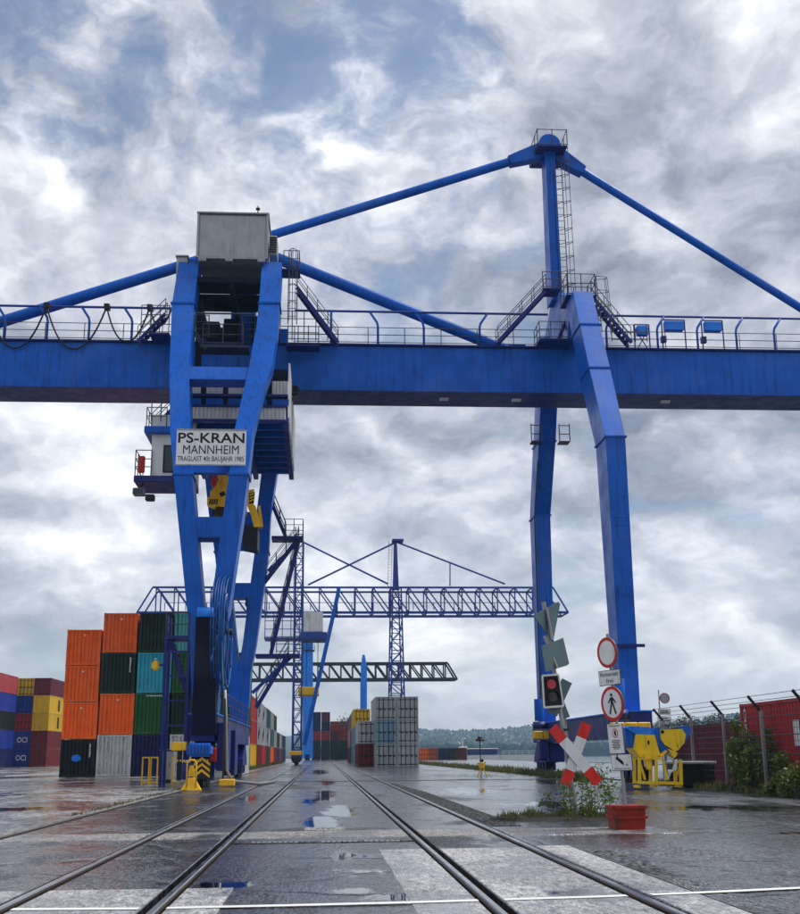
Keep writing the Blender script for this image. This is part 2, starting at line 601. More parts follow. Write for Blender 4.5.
def rbox(name, parent, lo, hi, mat, bev=0.02, segs=1):
    """box with softened edges, unscaled mesh (may carry sub-parts)"""
    lo, hi = V(lo), V(hi)
    bm = bmesh.new()
    bmesh.ops.create_cube(bm, size=1)
    s = hi - lo
    c = (lo + hi) / 2
    for v in bm.verts:
        v.co = V((v.co.x * s.x, v.co.y * s.y, v.co.z * s.z))
    bev = min(bev, 0.4 * min(s))
    bmesh.ops.bevel(bm, geom=bm.edges[:], offset=bev, segments=segs, affect='EDGES')
    me = bpy.data.meshes.new(name)
    bm.to_mesh(me)
    bm.free()
    me.materials.append(MATS[mat])
    return put(bpy.data.objects.new(name, me), parent, Matrix.Translation(c))


def tube_geo(pts, r, n=8):
    vs_, fs = [], []
    pts = [V(p) for p in pts]
    prev = None
    for i, p in enumerate(pts):
        a = pts[max(i - 1, 0)]
        b = pts[min(i + 1, len(pts) - 1)]
        z = (b - a).normalized()
        if prev is None:
            up = V((0, 0, 1)) if abs(z.z) < 0.9 else V((1, 0, 0))
            x = up.cross(z).normalized()
        else:
            x = (prev - z * prev.dot(z)).normalized()
        prev = x
        y = z.cross(x)
        for k in range(n):
            t_ = 2 * math.pi * k / n
            vs_.append(p + x * (r * math.cos(t_)) + y * (r * math.sin(t_)))
    for i in range(len(pts) - 1):
        for k in range(n):
            j = (k + 1) % n
            fs.append((i * n + k, i * n + j, (i + 1) * n + j, (i + 1) * n + k))
    fs.append(tuple(range(n))[::-1])
    fs.append(tuple(range((len(pts) - 1) * n, len(pts) * n)))
    return vs_, fs


def tube(name, parent, pts, r, mat, n=8, origin=None):
    v, f = tube_geo(pts, r, n)
    return solid(name, parent, v, f, mat, smooth=True, origin=origin)


def loft(name, parent, secs, mat, origin=None):
    """secs: list of 4-corner rings (world points)"""
    vs_, fs = [], []
    for s in secs:
        vs_ += [V(p) for p in s]
    n = len(secs[0])
    for i in range(len(secs) - 1):
        for k in range(n):
            j = (k + 1) % n
            fs.append((i * n + k, i * n + j, (i + 1) * n + j, (i + 1) * n + k))
    fs.append(tuple(range(n))[::-1])
    fs.append(tuple(range((len(secs) - 1) * n, len(secs) * n)))
    return solid(name, parent, vs_, fs, mat, origin=origin)


def prism(name, parent, poly, d, mat, origin=None):
    """flat polygon (world points) given thickness along vector d"""
    return loft(name, parent, [[V(p) for p in poly], [V(p) + V(d) for p in poly]], mat, origin)


def join(parts):
    vs_, fs = [], []
    for v, f in parts:
        o = len(vs_)
        vs_ += list(v)
        fs += [tuple(i + o for i in q) for q in f]
    return vs_, fs


def box_geo(lo, hi):
    lo, hi = V(lo), V(hi)
    c, s = (lo + hi) / 2, hi - lo
    return [V((c.x + v[0] * s.x, c.y + v[1] * s.y, c.z + v[2] * s.z)) for v in BOXV], BOXF


def text(name, parent, s, origin, right, up, width, height, mat, extr=0.006, bold=0.0):
    """flat lettering centred on `origin`, fitted to width x height"""
    cu = bpy.data.curves.new(name, 'FONT')
    cu.body = s
    cu.align_x = 'CENTER'
    cu.resolution_u = 3
    cu.offset = bold
    o = bpy.data.objects.new('tmp_text', cu)
    col.objects.link(o)
    dg = bpy.context.evaluated_depsgraph_get()
    me = bpy.data.meshes.new_from_object(o.evaluated_get(dg))
    bpy.data.objects.remove(o)
    bpy.data.curves.remove(cu)
    xs = [v.co.x for v in me.vertices]
    ys = [v.co.y for v in me.vertices]
    x0, x1, y0, y1 = min(xs), max(xs), min(ys), max(ys)
    right, up = V(right).normalized(), V(up).normalized()
    nrm = right.cross(up)
    M = wm(parent) if parent is not None else Matrix.Identity(4)
    Mi = M.inverted()
    for v in me.vertices:
        a = ((v.co.x - x0) / (x1 - x0) - .5) * width
        b = ((v.co.y - y0) / (y1 - y0) - .5) * height
        v.co = Mi @ (V(origin) + right * a + up * b + nrm * extr)
    me.materials.clear()
    me.materials.append(MATS[mat])
    me.name = name
    return put(bpy.data.objects.new(name, me), parent, M)


def railing(parent, pts, h=1.1, step=1.3, bars=(1.1, 0.6, 0.12), t=0.028, mat='railing_grey'):
    pts = [V(p) for p in pts]
    for a, b in zip(pts, pts[1:]):
        n = max(1, round((b - a).length / step))
        for i in range(n + 1):
            if i == n and b is not pts[-1]:
                continue
            q = a.lerp(b, i / n)
            pipe('railing_post', parent, q, q + V((0, 0, h)), t, mat, 6)
        for k in bars:
            pipe('railing_bar', parent, a + V((0, 0, k)), b + V((0, 0, k)), t * 0.9, mat, 6)


def stairs(parent, p0, p1, w, wdir, mat='crane_blue_dark', rail=True, rail_h=1.0, railmat='railing_grey'):
    p0, p1, wd = V(p0), V(p1), V(wdir).normalized()
    n = max(3, round(abs(p1.z - p0.z) / 0.25))
    for s in (-.5, .5):
        o = wd * (w * s)
        bar('stringer', parent, p0 + o, p1 + o, 0.06, 0.22, mat)
        if rail:
            m = max(2, round((p1 - p0).length / 1.2))
            for i in range(m + 1):
                q = p0.lerp(p1, i / m) + o
                pipe('railing_post', parent, q, q + V((0, 0, rail_h)), 0.024, railmat, 6)
            for k in (rail_h, rail_h * .5):
                pipe('railing_bar', parent, p0 + o + V((0, 0, k)), p1 + o + V((0, 0, k)), 0.024, railmat, 6)
    hd = (p1 - p0)
    hd = V((hd.x, hd.y, 0)).normalized()
    for i in range(1, n):
        q = p0.lerp(p1, i / n)
        a, b = q - wd * (w / 2), q + wd * (w / 2)
        bar('tread', parent, a, b, 0.22, 0.04, mat)


def ladder(parent, p0, p1, w, wdir, out, cage=True, mat='railing_grey', cagestep=0.9):
    p0, p1, wd, out = V(p0), V(p1), V(wdir).normalized(), V(out).normalized()
    for s in (-.5, .5):
        pipe('ladder_rail', parent, p0 + wd * w * s, p1 + wd * w * s, 0.03, mat, 6)
    n = int((p1 - p0).length / 0.45)
    for i in range(1, n):
        q = p0.lerp(p1, i / n)
        pipe('rung', parent, q - wd * w / 2, q + wd * w / 2, 0.018, mat, 6)
    if cage:
        m = int((p1 - p0).length / cagestep)
        for i in range(1, m + 1):
            q = p0.lerp(p1, i / m)
            pts = [q + wd * (w * .55 * math.cos(a)) + out * (0.75 * math.sin(a)) for a in [math.pi * k / 8 for k in range(9)]]
            tube('cage_hoop', parent, pts, 0.022, mat, 5)
        for a in (0.30, 0.5, 0.70):
            o = wd * (w * .55 * math.cos(math.pi * a)) + out * (0.75 * math.sin(math.pi * a))
            pipe('cage_bar', parent, p0 + o, p1 + o, 0.018, mat, 6)


def children_of(o):
    return [c for c in bpy.data.objects if c.parent == o]


def copy_tree(root, M, color=None):
    """copy a thing, its parts and their sub-parts to a new place"""
    def rec(o, parent, MM):
        c = o.copy()
        col.objects.link(c)
        if parent is None:
            c.matrix_basis = MM
            WM[c.name] = MM
        else:
            c.parent = parent
            WM[c.name] = wm(parent) @ c.matrix_basis
        if color is not None and not o.get('keep'):
            c.color = color
        for ch in KIDS.get(o.name, []):
            rec(ch, c, None)
        return c
    return rec(root, None, M)


KIDS = {}


def register(root):
    for o in list(bpy.data.objects):
        if o.parent is not None:
            KIDS.setdefault(o.parent.name, [])
            if o not in KIDS[o.parent.name]:
                KIDS[o.parent.name].append(o)


# ---------------------------------------------------------------- the ground
XL1, XL2, XR1, XR2, XC = -3.06, -1.56, 1.64, 3.20, -5.70
pud_c = [(0.00, 25.5, 0.55, 4.5, 0.50), (0.45, 31.0, 0.7, 6.0, 0.44), (0.15, 42.0, 0.8, 9.0, 0.44), (-0.35, 37, 0.7, 4, 0.36), (0.3, 60, 0.9, 16, 0.40), (-1.05, 13.6, 0.62, 0.7, 0.42),
         (0.35, 12.9, 0.42, 0.45, 0.42), (0.4, 17.4, 0.9, 1.6, 0.30), (0.95, 12.3, 0.8, 1.2, 0.36), (-0.2, 100, 1.2, 30, 0.36), (0.5, 15.0, 0.6, .8, .32)]
pud_r = [(7.0, 33, 2.6, 3.6, 0.32), (5.6, 46, 2.2, 9, 0.36), (9.5, 20.5, 2.6, 0.7, 0.42), (9, 75, 5, 14, 0.36), (6.4, 29, 1.3, 3, .36), (10.5, 30, 3, 3, .28), (12, 60, 4, 10, .34)]
pud_l = [(-11, 26, 3.5, 1.6, 0.40), (-7.6, 21.0, 1.6, 0.6, 0.44), (-14, 47, 5, 5, 0.38), (-30, 90, 14, 16, .38), (-9, 34, 3, 2, .35), (-8.2, 17.0, 1.5, .5, .42), (-18, 36, 4, 2, .36)]
ground_mat('asphalt_centre', (0.018, 0.019, 0.023), (0.058, 0.059, 0.067), 26, 0.06, pud_c, 0.5, 0.7, 0.7, 0.5, 0.75)
ground_mat('asphalt_track', (0.036, 0.037, 0.043), (0.095, 0.096, 0.105), 24, 0.05, [(-2.3, 40, .7, 10, .3), (-4.4, 15.6, .8, .5, .34), (-4.3, 11.8, 1.0, .5, .34)], 0.5, 0.7, 0.7, 0.3, 0.7)
ground_mat('asphalt_right', (0.050, 0.051, 0.058), (0.130, 0.132, 0.142), 24, 0.09, pud_r, 0.5, 0.7, 0.7, 0.6, 0.65)
ground_mat('concrete_yard', (0.14, 0.136, 0.13), (0.36, 0.35, 0.335), 18, 0.03, pud_l, 0.58, 0.6, 0.85, 0.95, 0.6)
ground_mat('concrete_slab', (0.25, 0.25, 0.255), (0.43, 0.43, 0.435), 45, -0.02, [(2.4, 15.6, .7, .6, .30), (2.6, 12.4, .8, .7, .26)], 0.55, 0.25, 0.45, 0.0, 0.28)
ground_mat('concrete_band', (0.15, 0.145, 0.135), (0.27, 0.26, 0.25), 34, -0.04, [], 0.6, 0.4, 0.6, 0.0, 0.4)
ground_mat('ballast', (0.010, 0.010, 0.011), (0.030, 0.029, 0.028), 12, -0.1, [], 0.75, 1.0)
ground_mat('gravel', (0.020, 0.019, 0.018), (0.085, 0.082, 0.078), 16, 0.05, [], 0.6, 1.0)
paint('road_paint', (0.78, 0.78, 0.76), rough=0.4, wear=0.35, streak=0.0)

QX = 37.0
g = solid('ground', None, [(-2500, -60, -.16), (QX, -60, -.16), (QX, 1700, -.16), (-2500, 1700, -.16)], [(0, 1, 2, 3)], 'ballast')
tag(g, 'dark ballast bed of the port yard under the paving', 'ground', kind='structure')
Y0, Y1 = -20.0, 420.0


def paving(name, label, x0, x1, mat, y0=Y0, y1=Y1):
    o = rbox(name, None, (x0, y0, -.30), (x1, y1, 0), mat, 0.012)
    return tag(o, label, 'paving', kind='structure')


pv = {}
pv['yard'] = paving('yard_paving', 'worn pale concrete yard left of the crane rail', -160, XC - .09, 'concrete_yard')
pv['s1'] = paving('road_paving', 'wet asphalt between the left crane rail and the left track', XC + .09, XL1 - .10, 'asphalt_track')
pv['s2'] = paving('track_paving', 'wet asphalt between the rails of the left track', XL1 + .14, XL2 - .14, 'asphalt_track')
pv['s3'] = paving('road_paving', 'dark wet asphalt with puddles between the two tracks', XL2 + .10, XR1 - .10, 'asphalt_centre')
pv['s4'] = paving('track_paving', 'wet asphalt between the rails of the right track', XR1 + .14, XR2 - .14, 'asphalt_centre')
pv['s5'] = paving('road_paving', 'wide wet asphalt apron right of the tracks', XR2 + .10, 14.9, 'asphalt_right')
pv['s6'] = paving('quay_paving', 'asphalt quay behind the fence', 15.7, QX, 'asphalt_right')


def track(label, xs):
    t = thing('railway_track', label, 'rails', ((xs[0] + xs[-1]) / 2, 0, 0), kind='structure')
    for x in xs:
        r = rbox('rail', t, (x - .055, Y0, -.16), (x + .055, Y1, -.004), 'rail_side', .01)
        rbox('rail_head', r, (x - .038, Y0, -.02), (x + .038, Y1, .012), 'rail_head', .012)
    return t


track('shiny pair of rails set in asphalt left of the puddles', [XL1, XL2])
track('shiny pair of rails set in asphalt right of the puddles', [XR1, XR2])
ct = thing('crane_rail', 'single rusty crane rail along the left yard edge', 'rails', (XC, 0, 0), kind='structure')
box('rail', ct, (XC - .05, 4, -.16), (XC + .05, Y1, .012), 'rail_side')
ct = thing('crane_rail', 'single crane rail along the quay under the right legs', 'rails', (15.3, 0, 0), kind='structure')
box('rail', ct, (15.25, 53, -.16), (15.35, Y1, .012), 'rail_side')

# concrete crossing slabs, each a piece of the strip it lies on
def slab(parent, x0, x1, y0, y1, mat='concrete_slab', z=.006):
    return rbox('slab', parent, (x0 + .006, y0 + .006, -.05), (x1 - .006, y1 - .006, z), mat, .008)


ys = [onG(px, py).y for px, py in ((480, 848.5), (520, 868.5), (560, 897))]
ysR = [4.0, 7.0, 10.0, 10.0 + (ys[1] - 10.0) / 2 + .7, ys[1], ys[0]]
for a, b in zip(ysR, ysR[1:]):
    slab(pv['s4'], XR1 + .14, XR2 - .14, a, b)
    slab(pv['s3'], XR1 - .78, XR1 - .10, a, b)
for a, b in zip([4, 8.2, 12.4], [8.2, 12.4, ys[0] + .3]):
    slab(pv['s5'], XR2 + .10, XR2 + .62, a, b)
yl = onG(60, 891).y
for a, b in ((4, 8), (8, yl)):
    slab(pv['s2'], XL1 + .14, XL2 - .14, a, b)
    slab(pv['s3'], XL2 + .10, XL2 + .62, a, b)
    slab(pv['s1'], XL1 - .62, XL1 - .10, a, b)
# pale concrete band that crosses the yard
yb0, yb1 = onG(100, 841).y, onG(100, 834).y
for key, x0, x1, n in (('yard', -26, XC - .1, 9), ('s1', XC + .1, XL1 - .10, 1), ('s2', XL1 + .14, XL2 - .14, 1), ('s3', XL2 + .10, XR1 - .10, 2),
                       ('s4', XR1 + .14, XR2 - .14, 1), ('s5', XR2 + .10, 6.4, 2)):
    w = (x1 - x0) / n
    for i in range(n):
        slab(pv[key], x0 + i * w, x0 + (i + 1) * w, yb0 + .04 * math.sin(i), yb1 - .05 * math.cos(i * 2), 'concrete_band', .004)
# drain with steel gratings in front of the band
yd = onG(320, 842.5).y
dr = thing('drain', 'line of pale steel drain gratings across the road', 'drain', (0, yd, 0), kind='structure')
box('drain_channel', dr, (XL2 + .12, yd - .13, -.01), (XR1 - .10, yd + .13, .007), 'ballast')
for i in range(28):
    x = XL2 + .42 + i * .088
    if i in (9, 10, 11, 12, 20):
        continue
    box('grating', dr, (x, yd - .10, .0), (x + .058, yd + .10, .014), 'galvanised')
mc = rbox('manhole_cover', None, (-.33, yb1 + .15, -.02), (.45, yb1 + .95, .012), 'concrete_band', .01)
tag(mc, 'pale rectangular cover plate in the puddle between the tracks', 'manhole', kind=None)
for i in range(4):
    box('lifting_slot', mc, (-.10 + i * .1, yb1 + .45, .008), (-.04 + i * .1, yb1 + .6, .016), 'ink')
# dark cable channel that crosses the yard farther back
yc = onG(330, 781.5).y
cc = thing('cable_channel', 'dark covered cable channel crossing the yard under the crane', 'channel', (0, yc, 0), kind='structure')
for x0, x1 in ((XC + .15, XL1 - .1), (XL1 + .12, XL2 - .12), (XL2 + .1, XR1 - .1), (XR1 + .12, XR2 - .12), (XR2 + .1, 9), (9.02, 14.6)):
    rbox('channel_cover', cc, (x0, yc - .55, -.02), (x1, yc + .55, .011), 'steel_dark', .01)
# white stop line, broken by the rails
pl = [(-40, 909.5), (140, 908.5), (300, 905), (420, 902), (600, 896.5), (700, 892.5), (860, 885)]
wl = thing('stop_line', 'thin white painted line across both tracks in the foreground', 'road marking', (0, 10.5, 0), kind='structure')
gaps = [(XL1 - .11, XL1 + .15), (XL2 - .15, XL2 + .11), (XR1 - .11, XR1 + .15), (XR2 - .15, XR2 + .11)]
for (a, b) in zip(pl, pl[1:]):
    A, B = onG(*a, .012), onG(*b, .012)
    cuts = [A.x, B.x]
    for g0, g1 in gaps:
        if A.x < g0 < B.x:
            cuts += [g0]
        if A.x < g1 < B.x:
            cuts += [g1]
    cuts.sort()
    for c0, c1 in zip(cuts, cuts[1:]):
        m_ = (c0 + c1) / 2
        if any(g0 < m_ < g1 for g0, g1 in gaps):
            continue
        q = lambda x: A.lerp(B, (x - A.x) / (B.x - A.x))
        p, r_ = q(c0), q(c1)
        solid('paint_stripe', wl, [p + V((0, -.075, 0)), r_ + V((0, -.075, 0)), r_ + V((0, .075, 0)), p + V((0, .075, 0))], [(0, 1, 2, 3)], 'road_paint', fix=False)
# kerb stones along the left yard edge
kb = thing('yard_kerb', 'row of dark kerb stones beside the left crane rail', 'kerb', (XC - .35, 0, 0), kind='structure')
for i in range(60):
    y = 8 + i * 1.0
    rbox('kerb_stone', kb, (XC - .30 + random.uniform(-.008, .008), y + .008, -.1), (XC - .14, y + .992, .012 + random.uniform(0, .008)), 'concrete_band', .012)

# river, far bank and hills
m, t_, b_ = new_mat('water')
b_.inputs['Base Color'].default_value = (0.03, 0.045, 0.045, 1)
b_.inputs['Roughness'].default_value = 0.08
bn = N(t_, 'ShaderNodeBump')
bn.inputs['Strength'].default_value = 0.35
bn.inputs['Distance'].default_value = 0.3
L(t_, noise_n(t_, wpos(t_), 0.5, 4, 0.6).outputs['Fac'], bn.inputs['Height'])
L(t_, bn.outputs[0], b_.inputs['Normal'])
rv = solid('river', None, [(QX, -60, -2.6), (2500, -60, -2.6), (2500, 1700, -2.6), (QX, 1700, -2.6)], [(0, 1, 2, 3)], 'water')
tag(rv, 'grey river beyond the quay', 'water', kind='structure')
qw = rbox('quay_wall', None, (QX, -60, -4), (QX + .6, 1300, .1), 'concrete_band', .03)
tag(qw, 'concrete quay wall along the river', 'wall', kind='structure')


def hills():
    nx, ny = 150, 14
    vs_, fs = [], []
    for j in range(ny):
        for i in range(nx):
            x = -1500 + 3600 * i / (nx - 1)
            y = 1350 + 900 * j / (ny - 1)
            s = j / (ny - 1)
            h = 5 + 30 * s + 6 * math.sin(x * .006 + 1.2) * s + 4 * math.sin(x * .017) * s
            h += 34 * s * max(0, min(1, (x - 180) / 700))
            if j == 0:
                h = -4
            vs_.append((x, y, h))
    for j in range(ny - 1):
        for i in range(nx - 1):
            a = j * nx + i
            fs.append((a, a + 1, a + nx + 1, a + nx))
    o = solid('hills', None, vs_, fs, 'far_leaf', smooth=True)
    tag(o, 'low wooded hills across the river', 'hills', kind='structure')
    # wood: crown lumps standing all over the slope
    ico = bmesh.new()
    bmesh.ops.create_icosphere(ico, subdivisions=1, radius=1)
    iv = [v.co.copy() for v in ico.verts]
    ifc = [tuple(v.index for v in f.verts) for f in ico.faces]
    ico.free()
    V2, F2 = [], []
    rnd = random.Random(3)
    for k in range(9000):
        y = 1352 + 880 * rnd.random() ** 1.6
        x = y * rnd.uniform(-.02, 0.36)
        s = (y - 1350) / 900
        h = 5 + 30 * s + 6 * math.sin(x * .006 + 1.2) * s + 4 * math.sin(x * .017) * s + 34 * s * max(0, min(1, (x - 180) / 700))
        r = rnd.uniform(2.6, 6.0)
        o_ = len(V2)
        for v in iv:
            q = v * (r * rnd.uniform(.65, 1.2))
            V2.append((x + q.x, y + q.y, h + r * .6 + q.z * 1.25))
        F2 += [tuple(i + o_ for i in f) for f in ifc]
    w = solid('wood', None, V2, F2, 'far_leaf', fix=False)
    tag(w, 'dense far-off wood covering the hills across the river', 'trees', kind='stuff')


hills()

# ---------------------------------------------------------------- the big blue gantry crane
YC = 68.3                                    # plane of the girder
YF = 56.2                                    # front face of the front legs below the knee
B, BD = 'crane_blue', 'crane_blue_dark'
LX = -5.55
crane = thing('gantry_crane', 'big blue gantry crane with name board spanning both tracks', 'crane', (LX, YC, 0))


def prof(z, knee, y0, y1, ztop):
    return y0 if z <= knee else y0 + (y1 - y0) * (z - knee) / (ztop - knee)


def on_prof(px, py, fn):
    Y = YF
    for _ in range(30):
        p = atY(px, py, Y)
        Y = fn(p.z)
    return atY(px, py, Y)


KZL, ZT = 15.2, 27.9
fL = lambda z: prof(z, KZL, YF, 61.6, ZT)
LEG_D = 1.55


def ring(xl, xr, yf, yb, z):
    return [V((xl, yf, z)), V((xr, yf, z)), V((xr, yb, z)), V((xl, yb, z))]


def mirror(r):
    return [V((p.x, 2 * YC - p.y, p.z)) for p in r]


def vleg(pts):
    secs = []
    for py, a, b in pts:
        A, Bp = on_prof(a, py, fL), on_prof(b, py, fL)
        z = (A.z + Bp.z) / 2
        secs.append(ring(A.x, Bp.x, fL(z), fL(z) + LEG_D, z))
    return secs


legL = vleg([(640, 190, 207), (600, 186, 203), (520, 178, 196), (474, 173.5, 192), (430, 170, 189.5), (366, 169.5, 189), (303, 172, 194), (262, 179, 199)])
legR = vleg([(640, 204, 222), (600, 211.5, 230), (520, 222.5, 242), (474, 229, 248), (430, 234.5, 253), (388, 244, 264), (366, 249, 272), (329, 256, 277.5), (303, 259, 279.5), (262, 262, 282)])
a0, b0 = legL[0][0], legR[0][1]
zst = (a0.z + b0.z) / 2
stem = [ring(a0.x - .02, b0.x + .02, YF - .012, YF + LEG_D + .012, zst + .25), ring(a0.x + .10, b0.x - .05, YF - .012, YF + LEG_D + .012, 5.0), ring(a0.x + .35, b0.x - .15, YF - .012, YF + LEG_D + .012, 3.2)]
for nm, secs in (('leg', legL), ('leg', legR), ('leg_stem', stem)):
    loft(nm, crane, secs, B)
    loft(nm, crane, [mirror(s) for s in secs], B)
# flange plates at the creases
for secs in (legL, legR):
    for i in ((3, 6) if secs is legL else (3, 8)):
        s = secs[i]
        for f in (lambda r: r, mirror):
            q = f(s)
            y0_, y1_ = min(p.y for p in q), max(p.y for p in q)
            box('flange', crane, (q[0].x - .07, y0_ - .07, q[0].z - .05), (q[1].x + .07, y1_ + .07, q[0].z + .05), B)


def cross(py0, py1, xa, xb, dy=.2):
    p, q = on_prof(xa, (py0 + py1) / 2, fL), on_prof(xb, (py0 + py1) / 2, fL)
    zt, zb = on_prof(xa, py0, fL).z, on_prof(xa, py1, fL).z
    for f in (0, 1):
        r1 = ring(p.x, q.x, fL(zb) + dy, fL(zb) + LEG_D - dy, zb)
        r2 = ring(p.x, q.x, fL(zt) + dy, fL(zt) + LEG_D - dy, zt)
        if f:
            r1, r2 = mirror(r1), mirror(r2)
        loft('cross_beam', crane, [r1, r2], B)


cross(366, 378.5, 186, 251, .06)
cross(516.5, 537, 193, 226, .06)
cross(428, 470, 186, 240, .5)

# right support: an A-frame of two knee legs in the plane of its crane rail
kn = on_prof(615, 430, lambda z: 57.0)
RX, KZR = kn.x, 17.3
YR = 57.0


def rleg(z, y, w, d):
    return ring(RX - w / 2, RX + w / 2, y, y + d, z)


rl = [rleg(2.9, YR, .92, 1.5), rleg(KZR, YR, 1.04, 2.2), rleg(KZR + .12, YR + .03, 1.06, 2.2), rleg(22.0, YR + 2.5, 1.16, 2.3), rleg(27.8, YR + 5.55, 1.14, 2.0)]
loft('leg', crane, rl, B)
loft('leg', crane, [mirror(s) for s in rl], B)
for z, y, w, d in ((KZR + .06, YR, 1.08, 2.2), (22.0, YR + 2.5, 1.18, 2.3), (25.2, YR + 4.18, 1.18, 2.15)):
    for f in (lambda r: r, mirror):
        q = f(rleg(z, y, w, d))
        y0_, y1_ = min(p.y for p in q), max(p.y for p in q)
        box('flange', crane, (q[0].x - .06, y0_ - .06, z - .045), (q[1].x + .06, y1_ + .06, z + .045), B)
# saddle between the two leg heads with the pylon on it
sd_ = [V((RX - .5, YR + 6.6, 27.6)), V((RX - .5, YC - 3.4, 25.75)), V((RX - .5, YC + 3.4, 25.75)), V((RX - .5, 2 * YC - YR - 6.6, 27.6)), V((RX - .5, YC + 1.2, 29.6)), V((RX - .5, YC - 1.2, 29.6))]
prism('saddle', crane, sd_, (1.0, 0, 0), B)

for yy0, zz0 in ((9.0, 0), (12.6, 0)):
    for X in (RX,):
        for Yl in (YR, 2 * YC - YR):
            s = -1 if Yl < YC else 1
            sp_ = rbox('splice_plate', crane, (X - .40, min(Yl, Yl + s * .02) - .005, yy0), (X + .40, max(Yl, Yl + s * .02) + .005, yy0 + .55), B, .006)
            for bx in range(4):
                for bz in range(3):
                    if s < 0:
                        pipe('bolt', sp_, (X - .3 + bx * .2, Yl - .025, yy0 + .1 + bz * .17), (X - .3 + bx * .2, Yl - .055, yy0 + .1 + bz * .17), .028, BD, 6)
# girder
gt, gb = atY(400, 346.6, 67.0).z, atY(400, 391.5, 67.0).z
gx0, gx1 = -31.0, 38.0
GY0, GY1 = 67.0, 69.7
gird = rbox('girder', crane, (gx0, GY0, gb), (gx1, GY1, gt), B, .03)
box('flange', gird, (gx0, GY0 - .16, gb - .06), (gx1, GY1 + .16, gb - .003), BD)
box('flange', gird, (gx0, GY0 - .22, gt + .003), (gx1, GY1 + .22, gt + .09), BD)
k = 0
x = gx0 + 1.5
while x < gx1:
    box('stiffener', gird, (x - .02, GY0 - .018, gb + .02), (x + .02, GY0 + .02, gb + (0.9 if k % 3 else gt - gb - .02)), B)
    x += 2.75
    k += 1
for x in (-9.7, RX + 3.3, RX - 3.3):
    box('splice_plate', gird, (x - .3, GY0 - .035, gb + .03), (x + .3, GY0 + .01, gt - .02), B)
for px in (444, 516, 665):
    p = atY(px, 394, 68.0)
    box('work_light', gird, (p.x - .28, 67.9, gb - .20), (p.x + .28, 68.2, gb - .07), 'white_paint')

# walkway along the girder: bent posts with the festoon tube, low railings
px_posts = [-70, -36, 3, 46, 88, 131, 331, 378, 424, 480, 607, 658, 698, 737, 775, 815, 855]
for px in px_posts:
    p = atY(px, 346, GY0 + .06)
    s = -1 if px < 540 else 1
    if 300 < px < 360:
        s = 0
    if px > 460 and px < 540:
        s = 1
    top = V((p.x + s * .55, p.y, gt + 2.35))
    tube('festoon_post', gird, [V((p.x, p.y, gt)), V((p.x, p.y, gt + 1.35)), V((p.x + s * .06, p.y, gt + 1.6)), top], .075, B, 8)
for x0, x1 in ((gx0, -7.6), (-1.9, RX - 1.2), (RX + 1.4, gx1)):
    pipe('festoon_tube', gird, (x0, GY0 + .06, gt + 2.30), (x1, GY0 + .06, gt + 2.30), .075, 'steel_blue')
    for y in (GY0 - .12, GY1 + .1):
        railing(gird, [(x0, y, gt + .08), (x1, y, gt + .08)], 1.1, 2.4, (1.1, .62, .14), .026)
# festoon cable hanging in loops
nodes = [atY(px, 308, GY0 - .1).x for px in (-60, -10, 47, 107, 150, 172)]
for a, b in zip(nodes, nodes[1:]):
    pts = []
    for i in range(17):
        s = i / 16
        pts.append(V((a + (b - a) * s, GY0 - .22, gt + 2.22 - 2.75 * (1 - abs(2 * s - 1) ** 2.2) * min(1, (b - a) / 3.2))))
    tube('festoon_cable', gird, pts, .055, 'rubber', 6)
    box('cable_trolley', gird, (a - .16, GY0 - .3, gt + 2.1), (a + .16, GY0 + .2, gt + 2.42), 'steel_dark')
# floodlights standing on the girder right of the pylon
for px0, px1, h in ((635, 650, 1.9), (663, 686, 2.25), (703, 724, 2.25)):
    a, b = atY(px0, 345, GY0 + .5), atY(px1, 345, GY0 + .5)
    fl = rbox('floodlight', gird, (a.x + .15, GY0 + .3, gt + h - .75), (b.x - .1, GY0 + .7, gt + h - .12), 'light_blue', .04)
    for q in (a, b):
        pipe('mast_tube', fl, (q.x, GY0 + .5, gt), (q.x, GY0 + .5, gt + h), .045, BD, 6)
    pipe('mast_tube', fl, (a.x, GY0 + .5, gt + h), (b.x, GY0 + .5, gt + h), .045, BD, 6)
    if h < 2:
        for s in (0, 1):
            pipe('brace', fl, (a.x, GY0 + .5, gt + (1.7 * s)), (b.x, GY0 + .5, gt + 1.7 * (1 - s)), .035, BD, 6)
    else:
        box('ballast_box', fl, (a.x - .12, GY0 + .3, gt + .7), (a.x + .2, GY0 + .6, gt + 1.1), BD)

# tower mast behind the machine house, pylon and stay tubes
mh = atY(246, 243, YC)
box('mast', crane, (mh.x - .75, YC - .7, gt + .1), (mh.x + .75, YC + .7, mh.z + .6), B)
pt = atY(547.5, 150, YC)
PXC = pt.x
py = loft('pylon', crane, [ring(PXC - .24, PXC + .24, YC - .6, YC + .6, 29.3), ring(PXC - .21, PXC + .21, YC - .6, YC + .6, pt.z + .5)], B)
for s in (-1, 1):
    loft('pylon_flange', py, [ring(PXC + s * .28 - .04, PXC + s * .28 + .04, YC - .8, YC + .8, 29.3), ring(PXC + s * .25 - .04, PXC + s * .25 + .04, YC - .7, YC + .7, pt.z + .3)], B)
ladder(py, (PXC + .58, YC - .7, 29.3), (PXC + .52, YC - .65, pt.z - .4), .42, (1, 0, 0), (.75, -.65, 0), True)
hub = pipe('pylon_head', crane, (PXC, YC - .75, pt.z + .05), (PXC, YC + .75, pt.z + .05), .72, B, 20)
box('platform', crane, (PXC - .95, YC - 1.5, pt.z - .55), (PXC + 1.0, YC + 1.5, pt.z - .47), BD)
